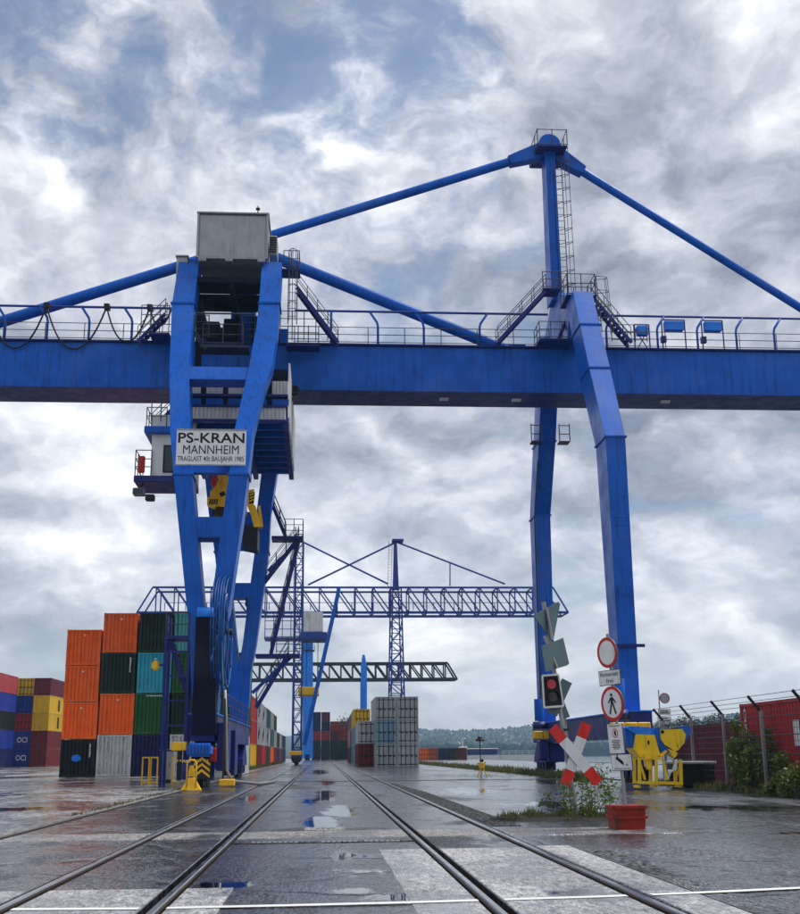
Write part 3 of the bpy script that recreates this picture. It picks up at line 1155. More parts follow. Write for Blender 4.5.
railing(crane, [(PXC - .95, YC - 1.5, pt.z - .5), (PXC + 1.0, YC - 1.5, pt.z - .5), (PXC + 1.0, YC + 1.5, pt.z - .5), (PXC - .95, YC + 1.5, pt.z - .5), (PXC - .95, YC - 1.5, pt.z - .5)], 1.2, 1.0, (1.15, .1), .03)
sl = atY(500, 345, YC)
sleft = atY(-80, 350, YC)
sright = atY(884, 352, YC)
pipe('stay', crane, (PXC, YC, pt.z), (mh.x, YC, mh.z), .29, B, 16)
pipe('stay', crane, (PXC, YC, pt.z), (sright.x, YC, gt), .27, B, 16)
pipe('stay', crane, (mh.x, YC, mh.z - .2), (sleft.x, YC, gt), .36, B, 16)
pipe('stay', crane, (mh.x, YC, mh.z - .2), (sl.x + 1.2, YC, gt), .37, B, 16)
for a, r_ in ((sl + V((1.2, 0, 0)), .6), (sright, .6), (sleft, .6)):
    box('stay_lug', crane, (a.x - .9, YC - .2, gt + .05), (a.x + .4, YC + .2, gt + .7), B)
# thickened stay ends at the pylon head
for tgt in (V((mh.x, YC, mh.z)), V((sright.x, YC, gt))):
    d = (tgt - V((PXC, YC, pt.z))).normalized()
    p0 = V((PXC, YC, pt.z)) + d * .2
    secs = []
    for s, hh in ((0, .56), (1.8, .38), (2.6, .28)):
        c = p0 + d * s
        n_ = V((-d.z, 0, d.x))
        secs.append([c + n_ * hh + V((0, -.38, 0)), c - n_ * hh + V((0, -.38, 0)), c - n_ * hh + V((0, .38, 0)), c + n_ * hh + V((0, .38, 0))])
    loft('stay_end', crane, secs, B)

# stairs and platforms at the right tower
def px3(px, py, Y):
    return atY(px, py, Y)


ys_ = 65.6
pfl = px3(553, 286, ys_)
stairs(crane, px3(497, 344, ys_), px3(545, 292, ys_), .8, (0, 1, 0))
box('platform', crane, (pfl.x - .75, ys_ - .6, pfl.z - .45), (pfl.x + .35, ys_ + .7, pfl.z - .38), BD)
railing(crane, [(pfl.x - .75, ys_ - .6, pfl.z - .4), (pfl.x + .35, ys_ - .6, pfl.z - .4), (pfl.x + .35, ys_ + .7, pfl.z - .4)], 1.1, .6)
stairs(crane, px3(630, 345, ys_), px3(590, 298, ys_), .8, (0, 1, 0))
cz = 27.85
cx = RX
railing(crane, [(cx - .75, YR + 6.2, cz), (cx + .95, YR + 6.2, cz), (cx + .95, YR + 8.2, cz), (cx - .75, YR + 8.2, cz), (cx - .75, YR + 6.2, cz)], 1.35, .8, (1.35, .75, .1), .03)
box('platform', crane, (cx - .8, YR + 6.15, cz - .06), (cx + 1.0, YR + 8.3, cz), BD)
ladder(crane, (cx + 1.0, YR + 5.6, 25.2), (cx + 1.0, YR + 6.4, cz + 1.2), .45, (0, 1, 0), (1, 0, 0), True)
# small landing on the front of the girder beside the leg
q = px3(553, 345, 65.4)
box('platform', crane, (q.x - .9, 64.9, gt - .15), (q.x + 1.2, 66.7, gt - .08), BD)
railing(crane, [(q.x - .9, 66.6, gt - .1), (q.x - .9, 64.9, gt - .1), (q.x + 1.2, 64.9, gt - .1)], 1.1, .7)
bar('brace', crane, (q.x + .2, 65.2, gt - .3), (q.x + 1.3, 65.6, gt + 2.2), .12, .2, BD)
railing(crane, [(px3(612, 340, 65.5).x, 65.5, gt), (px3(612, 340, 65.5).x + 2.2, 65.5, gt)], 1.1, .7)
# hangers under the girder at the rear right leg
for s in (-1, 1):
    bx_ = RX + s * .95
    box('service_bracket', crane, (bx_ - .35, 73.6, gb - 1.3), (bx_ + .35, 74.4, gb - 1.22), 'railing_grey')
    railing(crane, [(bx_ - .35, 73.6, gb - 1.25), (bx_ + .35, 73.6, gb - 1.25)], 1.2, .6, (1.1, .5), .035)
tube('downpipe', crane, [V((RX - .60, 75.3, KZR + 3.4)), V((RX - .60, 77.3, KZR)), V((RX - .56, 77.9, 3.3))], .05, 'railing_grey', 6)

# machine house on the left tower
h0, h1 = atY(197, 258, 61.7), atY(268, 215.5, 61.7)
fz = 27.95
hz0, hz1 = h0.z, h1.z
house = rbox('machine_house', crane, (h0.x, 61.7, hz0), (h1.x, 66.6, hz1), 'cladding_grey', .04)
n = 46
w = (h1.x - h0.x - .16) / n
v_, f_ = [], []
for i in range(n + 1):
    for zz in (hz0 + .10, hz1 - .10):
        v_.append(V((h0.x + .08 + i * w, 61.66 - (.018 if i % 2 else 0), zz)))
for i in range(n):
    f_.append((2 * i, 2 * i + 2, 2 * i + 3, 2 * i + 1))
solid('cladding_panel', house, v_, f_, 'cladding_grey', fix=False)
for x0, x1, z0, z1 in ((h0.x - .05, h0.x + .07, hz0, hz1 + .03), (h1.x - .07, h1.x + .05, hz0, hz1 + .03)):
    box('edge_trim', house, (x0, 61.56, z0), (x1, 61.80, z1), 'galvanised')
box('edge_trim', house, (h0.x - .08, 61.52, hz1 + .005), (h1.x + .08, 66.7, hz1 + .09), 'galvanised')
box('edge_trim', house, (h0.x + .07, 61.58, hz0 - .05), (h1.x - .07, 61.70, hz0 + .09), 'galvanised')
for s in (.08, .46, .92):
    x = h0.x + (h1.x - h0.x) * s
    rbox('house_foot', house, (x - .22, 61.5, hz0 - .25), (x + .22, 61.9, hz0 - .03), 'galvanised', .04)
aer = h0.x + (h1.x - h0.x) * .84
pipe('aerial', house, (aer, 62.5, hz1), (aer, 62.5, hz1 + 1.0), .035, 'black', 6)
box('aerial_head', house, (aer - .12, 62.42, hz1 + .75), (aer + .12, 62.58, hz1 + .85), 'black')
for s in (.05, .8):
    pipe('lifting_eye', house, (h0.x + (h1.x - h0.x) * s, 62, hz1 + .05), (h0.x + (h1.x - h0.x) * s, 62, hz1 + .28), .05, 'galvanised', 6)
ac = rbox('ventilation_box', crane, (h1.x + .08, 62.2, hz0 + .55), (h1.x + .55, 63.8, hz0 + 1.75), 'cladding_grey', .05)
for i in range(7):
    box('louvre', ac, (h1.x + .10, 62.13, hz0 + .65 + i * .15), (h1.x + .52, 62.19, hz0 + .73 + i * .15), 'steel_dark')
cb0 = atY(176.5, 262, 62.2)
cbx = rbox('control_cabinet', crane, (cb0.x, 62.2, 28.0), (cb0.x + .62, 63.3, 29.35), 'cladding_grey', .03)
box('cabinet_roof', cbx, (cb0.x - .06, 62.12, 29.36), (cb0.x + .68, 63.38, 29.44), 'galvanised')
railing(crane, [(cb0.x + .7, 62.0, 27.95), (h0.x - .1, 62.0, 27.95)], 1.0, .8)
# floor of the tower top, made of beams with gaps
for y in (61.9, 63.2, 64.5, 66.0, 70.8, 72.2, 73.6, 74.7):
    box('floor_beam', crane, (h0.x - .55, y - .22, fz - .36), (h1.x + .45, y + .22, fz - .02), 'navy')  # floor parts near-black: shade under the machine house is in their colour
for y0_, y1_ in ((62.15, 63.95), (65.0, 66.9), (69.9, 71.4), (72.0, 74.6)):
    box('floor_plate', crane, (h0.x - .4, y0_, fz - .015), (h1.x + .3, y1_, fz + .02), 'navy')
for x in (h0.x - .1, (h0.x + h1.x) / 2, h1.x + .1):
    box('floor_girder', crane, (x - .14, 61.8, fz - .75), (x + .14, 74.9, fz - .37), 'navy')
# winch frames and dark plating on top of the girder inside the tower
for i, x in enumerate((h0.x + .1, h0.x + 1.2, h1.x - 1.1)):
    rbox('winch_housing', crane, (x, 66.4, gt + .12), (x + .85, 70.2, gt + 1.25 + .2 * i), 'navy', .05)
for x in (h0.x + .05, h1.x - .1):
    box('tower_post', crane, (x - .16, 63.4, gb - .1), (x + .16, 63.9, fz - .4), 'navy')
    box('tower_post', crane, (x - .16, 72.7, gb - .1), (x + .16, 73.2, fz - .4), 'navy')
# inspection balcony seen between the two front legs
pa, pb = atY(196, 345, 60.6), atY(252, 345, 60.6)
box('balcony_floor', crane, (pa.x + .2, 60.6, pa.z - .1), (pb.x - .2, 61.9, pa.z), 'railing_grey')
railing(crane, [(pa.x + .35, 60.6, pa.z), (pb.x - .5, 60.6, pa.z)], 1.25, .9, (1.25, .65, .15, .05), .032)
railing(crane, [(pa.x - .15, 61.2, pa.z + .7), (pa.x + .6, 61.2, pa.z + .7)], 1.3, .7, (1.3, .9, .5, .1), .03)
railing(crane, [(pb.x - .6, 61.2, pa.z + .7), (pb.x + .1, 61.2, pa.z + .7)], 1.3, .7, (1.3, .9, .5, .1), .03)
pipe('balcony_bar', crane, (pa.x - .1, 60.9, pa.z + 2.0), (pb.x + .1, 60.9, pa.z + 2.0), .05, 'railing_grey', 6)
bar('brace', crane, (pa.x - .2, 60.9, pa.z + .9), (pa.x + .55, 60.7, pa.z - .2), .16, .22, 'railing_grey')

# landings, ladder and stair on the right of the left tower
l0 = atY(287, 342, 65.2)
stairs(crane, px3(338, 345, 65.6), px3(297, 290, 65.6), .8, (0, 1, 0))
lt = atY(284, 272, 63.0)
box('platform', crane, (lt.x - .1, 62.4, lt.z - .1), (lt.x + .95, 63.7, lt.z - .03), BD)
railing(crane, [(lt.x, 62.4, lt.z), (lt.x + .9, 62.4, lt.z), (lt.x + .9, 63.7, lt.z)], 1.1, .55)
ladder(crane, (lt.x + .55, 62.4, gt - .4), (lt.x + .55, 62.4, lt.z + .9), .5, (1, 0, 0), (0, -1, 0), True)
box('platform', crane, (lt.x + .1, 65.6, gt - .55), (lt.x + 2.1, 66.7, gt - .46), BD)
railing(crane, [(lt.x + .2, 65.6, gt - .5), (lt.x + 2.05, 65.6, gt - .5), (lt.x + 2.05, 66.6, gt - .5)], 1.25, .6, (1.2, .8, .4, .1))
railing(crane, [(lt.x - .3, 66.4, gt + .1), (lt.x + 2.6, 66.4, gt + .1)], 1.9, .7, (1.9, 1.4, .9, .4))
# stair on the girder left of the tower
stairs(crane, px3(138, 344, 66.2), px3(166, 316, 66.2), .7, (0, 1, 0))
railing(crane, [(px3(140, 344, 65.6).x, 65.6, gt), (px3(168, 344, 65.6).x, 65.6, gt)], 1.9, .6, (1.9, 1.3, .7, .15))
box('platform', crane, (px3(150, 344, 65.6).x, 65.2, gt - .1), (px3(170, 344, 65.6).x, 66.9, gt), BD)

# name board
s0, s1 = on_prof(175.5, 464.5, fL), on_prof(246.3, 430, fL)
sy = YF - .10
s0, s1 = atY(175.5, 464.8, sy), atY(246.3, 430, sy)
brd = rbox('name_board', crane, (s0.x, sy, s0.z), (s1.x, sy + .06, s1.z), 'board_white', .012)
cxs, wS, hS = (s0.x + s1.x) / 2, s1.x - s0.x, s1.z - s0.z
zf = lambda f: s1.z - hS * f
for fr in ((s0.x - .03, s1.x + .03, s1.z - .04, s1.z + .03), (s0.x - .03, s1.x + .03, s0.z - .03, s0.z + .03)):
    box('board_frame', brd, (fr[0], sy - .03, fr[2]), (fr[1], sy - .002, fr[3]), 'galvanised')
text('lettering', brd, 'PS-KRAN', (cxs, sy - .004, zf(.235)), (1, 0, 0), (0, 0, 1), wS * .955, hS * .29, 'ink', bold=.016)
text('lettering', brd, 'MANNHEIM', (cxs, sy - .004, zf(.565)), (1, 0, 0), (0, 0, 1), wS * .80, hS * .245, 'ink', bold=0.0)
text('lettering', brd, 'TRAGLAST 40t BAUJAHR 1985', (cxs, sy - .004, zf(.845)), (1, 0, 0), (0, 0, 1), wS * .955, hS * .185, 'ink', bold=0.004)

# sill beams along the crane rails and the bogies below them
for X in (LX, RX):
    box('sill_beam', crane, (X - .55, YF - .9, 2.05), (X + .55, 2 * YC - YF + .9, 3.25), BD)
    box('sill_flange', crane, (X - .66, YF - 1.0, 3.253), (X + .66, 2 * YC - YF + 1.0, 3.32), 'light_blue')
railing(crane, [(LX + .7, YF + 1.8, 3.3), (LX + .7, 2 * YC - YF - 2, 3.3)], 1.1, 2.5)


def bogie(X, Y):
    bg_ = loft('bogie_frame', crane, [[V((X - .42, Y - 2.1, .75)), V((X + .42, Y - 2.1, .75)), V((X + .42, Y + 2.1, .75)), V((X - .42, Y + 2.1, .75))],
                                      [V((X - .42, Y - 2.1, 1.15)), V((X + .42, Y - 2.1, 1.15)), V((X + .42, Y + 2.1, 1.15)), V((X - .42, Y + 2.1, 1.15))],
                                      [V((X - .42, Y - .7, 2.04)), V((X + .42, Y - .7, 2.04)), V((X + .42, Y + .7, 2.04)), V((X - .42, Y + .7, 2.04))]], BD)
    for s in (-1.45, -.5, .5, 1.45):
        wh = pipe('wheel', crane, (X - .14, Y + s, .39), (X + .14, Y + s, .39), .38, 'steel_dark', 20)
        pipe('wheel_hub', crane, (X - .30, Y + s, .39), (X + .30, Y + s, .39), .12, 'steel_dark', 10)
        box('axle_box', crane, (X + .20, Y + s - .2, .25), (X + .34, Y + s + .2, .8), BD)
        box('axle_box', crane, (X - .34, Y + s - .2, .25), (X - .20, Y + s + .2, .8), BD)
    return bg_


BY0, BY1 = YF + .6, 2 * YC - YF - .6
for X in (LX, RX):
    for Y in (BY0, BY1):
        bogie(X, Y)
# drive motors and fittings of the left front bogie
m0 = rbox('drive_motor', crane, (LX - .55, YF - 2.3, 1.35), (LX + .55, YF - .95, 1.95), 'light_blue', .12, 2)
for i in range(7):
    box('cooling_fin', m0, (LX - .5 + i * .15, YF - 2.38, 1.4), (LX - .45 + i * .15, YF - 2.28, 1.9), 'steel_blue')
rbox('yellow_cabinet', crane, (LX - 1.35, YF - 1.2, 1.62), (LX - .68, YF - .5, 2.02), 'yellow', .03)
rbox('cabinet_stand', crane, (LX - 1.1, YF - 1.0, .3), (LX - .9, YF - .7, 1.62), 'steel_dark', .02)
rbox('buffer_block', crane, (LX - .75, YF - 2.0, .35), (LX + .3, YF - 1.5, 1.1), BD, .03)
hzd = rbox('hazard_plate', crane, (LX - .25, YF - 2.06, .35), (LX + .55, YF - 2.0, 1.25), 'black', .01)
for i in range(3):
    z = .42 + i * .26
    for s in (-1, 1):
        a = V((LX + .15 + s * .36, YF - 2.066, z))
        b = V((LX + .15, YF - 2.066, z + .28))
        solid('hazard_stripe', hzd, [a, b, b + V((0, 0, .12)), a + V((0, 0, .12))], [(0, 1, 2, 3)], 'yellow', fix=False)
for i in range(10):
    box('hazard_block', crane, (LX - 1.0 + i * .15, YF - 2.08, 1.15), (LX - .925 + i * .15, YF - 2.0, 1.22), 'yellow')
rbox('rail_sweeper', crane, (LX + .9, YF - 1.7, .05), (LX + 1.6, YF - 1.2, .35), 'yellow', .03)
rbox('switch_cabinet', crane, (LX + .65, YF - .4, .7), (LX + 1.15, YF + 1.4, 2.9), BD, .03)
rbox('switch_cabinet', crane, (LX + .7, YF + 2.4, .45), (LX + 1.3, YF + 4.2, 2.6), BD, .03)
rbox('brake_box', crane, (LX + .1, YF - 1.2, 1.1), (LX + .7, YF - .8, 1.75), 'red', .05)
# dark cable housing in front of the left leg stem
e0, e1 = atY(197, 618, YF - .5), atY(216, 618, YF - .5)
f0, f1 = atY(193, 735, YF - .5), atY(217, 735, YF - .5)
loft('cable_housing', crane, [ring(f0.x, f1.x, YF - 1.25, YF - .05, f0.z), ring(e0.x, e1.x, YF - .95, YF - .05, e0.z)], 'navy')
pipe('housing_cap', crane, (e0.x + .02, YF - .55, e0.z + .12), (e1.x - .02, YF - .55, e0.z + .12), .38, 'light_blue', 14)
# cable reel standing upright beside the tower, seen almost on edge
rc = atY(222, 632, YF + .2)
RR = atY(222, 576, YF).z - rc.z
reel = pipe('reel_axle', crane, (rc.x - .5, rc.y, rc.z), (rc.x + .5, rc.y, rc.z), .16, 'steel_dark')
for i, s in enumerate((-.30, -.18, -.06, .06, .18, .30)):
    pts = [V((rc.x + s, rc.y + RR * (1 - .03 * (i % 2)) * math.cos(a), rc.z + RR * (1 - .03 * (i % 2)) * math.sin(a))) for a in [2 * math.pi * j / 40 for j in range(41)]]
    tube('reel_hoop', crane, pts, .032, 'hose_blue' if i % 2 else 'steel_blue', 6)
for s in (-.3, .3):
    for j in range(10):
        a = 2 * math.pi * j / 10
        pipe('reel_spoke', crane, (rc.x + s * .6, rc.y, rc.z), (rc.x + s, rc.y + RR * math.cos(a), rc.z + RR * math.sin(a)), .035, 'steel_blue', 6)
# hoses hanging from the reel to the ground
for i, (px0, px1, sw) in enumerate(((224, 222, .5), (227, 224, -.3), (219, 221, .2), (229, 226, -.6))):
    a, b = atY(px0, 585 + 9 * i, YF - .6), atY(px1, 690 + 4 * i, YF - .6)
    pts = [a.lerp(b, k / 14) + V((sw * math.sin(math.pi * k / 14) * .5, -.1 * i, 0)) for k in range(15)]
    tube('hose', crane, pts, .04, ('hose_blue', 'galvanised', 'hose_blue', 'steel_blue')[i], 6)
pp = onG(226, 782)
tube('supply_pipe', crane, [atY(225, 690, YF - 1.2), atY(226, 720, YF - 1.2), atY(226.5, 770, YF - 1.2), V((atY(228, 775, YF - 1.2).x + .2, YF - 1.0, .25)), V((LX + 2.6, YF, .1)), V((LX + 3.1, YF + 6, .06))], .075, 'galvanised', 8)
box('pipe_guide', crane, (atY(223, 750, YF - 1.2).x, YF - 1.35, 0.1), (atY(224.6, 750, YF - 1.2).x, YF - 1.2, atY(224, 700, YF).z), 'bark')

# access frame with platform left of the left leg
ax0, ax1 = atY(164, 700, YF + .2).x, atY(187, 700, YF + .2).x
zp = atY(175, 636, YF + .2).z
for x in (ax0, ax1):
    for y in (YF + .1, YF + 1.4):
        box('access_post', crane, (x - .07, y - .07, .0 if x == ax0 else 1.2), (x + .07, y + .07, zp + 1.0), BD)
box('access_floor', crane, (ax0 - .1, YF, zp - .16), (ax1 + .5, YF + 1.5, zp), BD)
z = 1.6
k = 0
while z < zp - .6:
    box('access_beam', crane, (ax0 + .07, YF + .06, z), (ax1 - .07, YF + .14, z + .08), BD)
    z += 1.15
    k += 1
railing(crane, [(ax0, YF, zp), (ax1, YF, zp)], 1.1, .6, (1.1, .55), .03)
stairs(crane, (ax1 - .1, YF + .75, zp - 2.6), (ax0 + .1, YF + .75, zp), .7, (0, 1, 0), rail=False)
lamp = atY(157, 665, YF)
rbox('access_lamp', crane, (lamp.x - .25, YF - .1, lamp.z - .25), (lamp.x + .1, YF + .25, lamp.z + .2), 'yellow', .08, 2)
box('lamp_arm', crane, (lamp.x, YF, lamp.z - .05), (ax0, YF + .12, lamp.z + .05), BD)

# stair tower on the outside of the rear left legs
ysr = 2 * YC - YF - 1.0
def land(pxa, pxb, py_):
    a, b = atY(pxa, py_, ysr), atY(pxb, py_, ysr)
    box('platform', crane, (a.x, ysr - .7, a.z - .28), (b.x, ysr + .7, a.z - .05), BD)
    return a, b
A1, B1 = land(272, 303, 537)
railing(crane, [(B1.x - 1.25, ysr - .65, A1.z), (B1.x, ysr - .65, A1.z), (B1.x, ysr + .65, A1.z)], 1.15, .6, (1.15, .75, .35))
stairs(crane, (B1.x - 1.2, ysr, A1.z), tuple(atY(268, 494, ysr)), .8, (0, 1, 0))
A2, B2 = land(256, 300, 654)
stairs(crane, (A2.x + 1.0, ysr, A2.z), (B1.x - .3, ysr, A1.z - .3), .8, (0, 1, 0))
stairs(crane, tuple(atY(246, 606, ysr)), (B1.x - .5, ysr, A1.z - .35), .75, (0, 1, 0))
railing(crane, [(A2.x + 1.4, ysr - .65, A2.z), (B2.x, ysr - .65, A2.z)], 1.1, .7)
stairs(crane, (A2.x + .1, ysr - .2, A2.z - 3.6), (A2.x + 2.2, ysr - .2, A2.z), .8, (0, 1, 0))
bar('brace', crane, (A1.x - .2, ysr, A1.z - 2.4), (B1.x - .3, ysr, A1.z - .3), .16, .22, B)
bar('brace', crane, (A2.x - .2, ysr, A2.z - 2.6), (A2.x + 2.4, ysr, A2.z - .2), .16, .22, B)
box('junction_box', crane, (atY(239, 667, 78.9).x, 78.9, atY(239, 672, 78.9).z), (atY(244, 667, 78.9).x, 79.1, atY(239, 662, 78.9).z), 'yellow')

# bogie fittings at the right legs
for Y in (BY0 + .6, BY1 - 1.6):
    for i in range(3):
        rbox('yellow_guard', crane, (RX - 1.5 + i * .62, Y - 2.6, 2.25), (RX - .92 + i * .62, Y - 2.0, 2.75), 'yellow', .04)
    rbox('drive_motor', crane, (RX - 1.15, Y - 2.6, .9), (RX - .6, Y - 1.5, 2.2), BD, .1)
    pipe('drive_motor', crane, (RX - 1.0, Y - 2.0, 3.4), (RX - 1.0, Y - 2.0, 4.8), .32, B, 14)
    pipe('brake_drum', crane, (RX - 1.0, Y - 2.0, 2.9), (RX - 1.0, Y - 2.0, 3.35), .45, BD, 14)
    rbox('gear_housing', crane, (RX - .5, Y - 2.4, .8), (RX + .5, Y - 1.4, 2.0), BD, .06)
box('cable_clamp', crane, (RX - .75, YR - .16, 6.45), (RX + .85, YR - .02, 6.6), BD)

# ---------------------------------------------------------------- trolley that hangs under the girder
tr = thing('crane_trolley', 'blue and white crane trolley with driver cab hanging inside the left tower', 'trolley', (LX, YC, 19.5))
tx0, tx1 = -8.0, atY(288, 400, 62.0).x
ty0, ty1 = 62.0, 74.6
tz0, tz1 = atY(280, 417, 62).z, gb - .25
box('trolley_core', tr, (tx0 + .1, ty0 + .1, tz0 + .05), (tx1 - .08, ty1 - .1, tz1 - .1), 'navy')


def corrugated(name, parent, p0, p1, z0, z1, out, pitch=.28, amp=.05, mat='cladding_white'):
    p0, p1, out = V(p0), V(p1), V(out)
    L_ = (p1 - p0).length
    n = max(2, round(L_ / pitch))
    v_, f_ = [], []
    prof_ = ((0, 0), (.30, 0), (.45, 1), (.80, 1), (.95, 0))
    pts = []
    for i in range(n):
        for s, k_ in prof_:
            pts.append(((i + s) / n, k_))
    pts.append((1, 0))
    for s, k_ in pts:
        q = p0.lerp(p1, s) + out * (amp * k_)
        v_ += [V((q.x, q.y, z0)), V((q.x, q.y, z1))]
    for i in range(len(pts) - 1):
        f_.append((2 * i, 2 * i + 2, 2 * i + 3, 2 * i + 1))
    return solid(name, parent, v_, f_, mat, fix=False)


zA, zB, zC, zD = [atY(215, q, 62).z for q in (380.5, 394, 406.5, 419)]
for i in range(5):
    xa = tx0 + .15 + i * 1.22
    corrugated('wall_panel', tr, (xa, ty0, 0), (xa + .92, ty0, 0), zB, zA, (0, -1, 0), .2)
    box('wall_panel', tr, (xa, ty0 + .02, zC + .1), (xa + .95, ty0 + .06, zB - .25), B)
corrugated('wall_panel', tr, (tx0 + .15, ty0, 0), (tx1 - .1, ty0, 0), zD, zC - .05, (0, -1, 0), .22)
for z in (zC + .02, zB - .08, zD - .1):
    box('frame_beam', tr, (tx0, ty0 - .12, z - .07), (tx1, ty0 + .06, z + .07), BD)
corrugated('wall_panel', tr, (tx1, ty0, 0), (tx1, ty1, 0), tz0, tz1 + .3, (1, 0, 0), .42, .09)
corrugated('wall_panel', tr, (tx0, ty0, 0), (tx0, ty1, 0), tz0, tz1, (-1, 0, 0), .42, .09)
for i in range(9):
    y = ty0 + .2 + i * 1.5
    box('floor_beam', tr, (tx0, y - .15, tz0 - .3), (tx1 + .05, y + .15, tz0 - .02), B)
for x in (tx0 + .15, -4.5, tx1 - .1):
    box('floor_girder', tr, (x - .15, ty0, tz0 - .62), (x + .15, ty1, tz0 - .31), BD)
pipe('rope_sheave', tr, (tx1 + .25, 66.0, gb - .3), (tx1 + .25, 66.5, gb - .3), .3, 'steel_dark', 16)
q = atY(291, 404, 66)
box('cable_hanger', tr, (q.x - .15, 65.8, gb - .9), (q.x + .45, 66.4, gb - .82), 'railing_grey')
railing(tr, [(q.x - .1, 65.9, gb - .9), (q.x + .42, 65.9, gb - .9)], .85, .5, (.8, .4))
# driver cab on the left
yk = 62.6
k0, k1 = atY(151, 476, yk), atY(178, 415, yk)
cab = loft('cab', tr, [[V((k0.x, yk, k0.z)), V((k1.x + 1.0, yk, k0.z)), V((k1.x + 1.0, yk + 2.6, k0.z)), V((k0.x, yk + 2.6, k0.z))],
                       [V((k0.x - .08, yk, k1.z)), V((k1.x + 1.0, yk, k1.z)), V((k1.x + 1.0, yk + 2.6, k1.z)), V((k0.x - .08, yk + 2.6, k1.z))]], 'white_paint')
w0, w1 = atY(164, 472, yk), atY(184, 446, yk)
rbox('window', cab, (w0.x, yk - .03, w0.z), (w1.x, yk + .02, w1.z), 'window_glass', .01)
for z in (w0.z, w1.z):
    box('window_frame', cab, (w0.x - .06, yk - .05, z - .04), (w1.x, yk - .01, z + .04), 'black')
box('window_frame', cab, (w0.x - .08, yk - .05, w0.z), (w0.x, yk - .01, w1.z), 'black')
fl0 = atY(134, 480, yk)
rbox('cab_floor', tr, (fl0.x, yk - .2, k0.z - .38), (k1.x + 1.0, yk + 2.8, k0.z - .01), BD, .04)
railing(tr, [(k0.x, yk - .1, k0.z), (fl0.x + .05, yk - .1, k0.z), (fl0.x + .05, yk + 2.6, k0.z)], 1.45, .9, (1.45, .95, .5), .03)
r0 = atY(138, 473, yk - .2)
rbox('fire_extinguisher_box', tr, (r0.x, yk - .35, r0.z), (r0.x + .36, yk - .15, r0.z + .95), 'red', .05)
q = atY(141, 487, yk)
fl_ = rbox('floodlight', tr, (q.x - .45, yk - .1, q.z - .45), (q.x + .2, yk + .5, q.z - .05), 'galvanised', .06)
bar('lamp_arm', fl_, (q.x - .1, yk + .2, q.z - .1), (q.x + .1, yk + .2, k0.z - .35), .08, .08, 'steel_dark')
box('lamp_glass', fl_, (q.x - .40, yk - .115, q.z - .40), (q.x + .15, yk - .102, q.z - .10), 'window_glass')
rbox('lamp_hood', fl_, (q.x + .25, yk - .05, q.z - .75), (q.x + .75, yk + .4, q.z - .40), 'steel_dark', .05)
pl0, pl1 = atY(145, 434, yk), atY(178, 428, yk)
rbox('cab_roof_platform', tr, (pl0.x, yk - .4, pl0.z - .02), (pl1.x + .8, yk + 2.6, pl1.z), B, .03)
railing(tr, [(pl1.x - .6, yk - .3, pl1.z), (pl0.x + .1, yk - .3, pl1.z), (pl0.x + .1, yk + 2.4, pl1.z)], 1.1, .8, (1.1, .6))
stairs(tr, (pl0.x + .3, yk + .8, pl1.z), (pl1.x + .5, yk + .8, pl1.z + 2.2), .7, (0, 1, 0))
railing(tr, [(pl0.x + .35, yk - .3, pl1.z + .3), (pl0.x + 1.4, yk - .3, pl1.z + .3)], 1.55, .6, (1.55,), .03)
bar('cab_hanger', tr, (pl1.x, yk + .4, pl1.z), (pl1.x + 1.2, yk + .6, tz0 - .3), .25, .25, BD)

# ---------------------------------------------------------------- yellow lifting gear below the trolley
ya = 66.6
lg = thing('crane_spreader', 'yellow lifting gear with striped ends hanging below the trolley', 'lifting gear', tuple(atY(232, 525, ya)))


def pr(px, py_, y=ya):
    return atY(px, py_, y)


def poly(name, parent, pts, mat, y=ya, d=.8):
    return prism(name, parent, [pr(a, b, y) for a, b in pts], (0, d, 0), mat)


poly('head_block', lg, [(216, 473), (218, 467), (228, 465), (230, 473), (228, 481), (219, 481)], 'yellow', ya, .9)
hb = poly('hook_body', lg, [(214, 483), (219, 480), (230, 480), (247, 486), (246, 508), (210, 506), (210, 498)], 'yellow', ya + .05, .8)
poly('end_block', lg, [(207, 497), (217, 497), (218, 504), (214, 508), (207, 505)], 'yellow', ya - .3, .5)
for i in range(4):
    poly('hazard_stripe', lg, [(208.5 + i * 2.3, 504.5), (210 + i * 2.3, 504.5), (211.4 + i * 2.3, 499), (209.9 + i * 2.3, 499)], 'ink', ya - .312, .01)
poly('end_block', lg, [(210, 491), (214, 489), (216, 497), (210, 498)], 'yellow', ya - .2, .5)
poly('beacon', lg, [(211, 477), (214, 475), (217, 477), (216, 483), (213, 487), (211, 484)], 'red', ya - .3, .35)
poly('rope_block', lg, [(219, 493), (224, 491), (226, 495), (221, 497)], 'ink', ya + .04, .02)
poly('motor', lg, [(213, 508), (224, 508), (222, 516), (215, 514)], 'rail_side', ya + .2, .6)
poly('arm', lg, [(248, 490), (254, 489), (253, 503), (256, 507), (260, 522), (262, 527), (254, 527), (250, 512), (247, 505)], 'yellow', ya + .1, .6)
poly('hazard_plate', lg, [(249, 493), (255, 492), (254, 503), (249, 504)], 'ink', ya + .09, .01)
for i in range(3):
    poly('hazard_stripe', lg, [(249.5, 496 + i * 3), (249.5, 494.5 + i * 3), (254, 492.5 + i * 3), (254, 494 + i * 3)], 'yellow', ya + .08, .005)
poly('strut', lg, [(258, 507), (260, 505), (263, 526), (260, 527)], 'yellow', ya + .4, .3)
poly('lower_frame', lg, [(243, 524), (258, 528), (257, 548), (242, 545)], 'steel_dark', ya + .3, 2.2)
poly('lower_frame', lg, [(212, 508), (246, 508), (246, 514), (212, 514)], 'steel_dark', ya + .5, 1.2)
for px in (214, 226, 236, 251):
    a = pr(px, 480, ya + .5)
    pipe('rope', lg, a, V((a.x, a.y, tz0 - .3)), .03, 'steel_dark', 6)

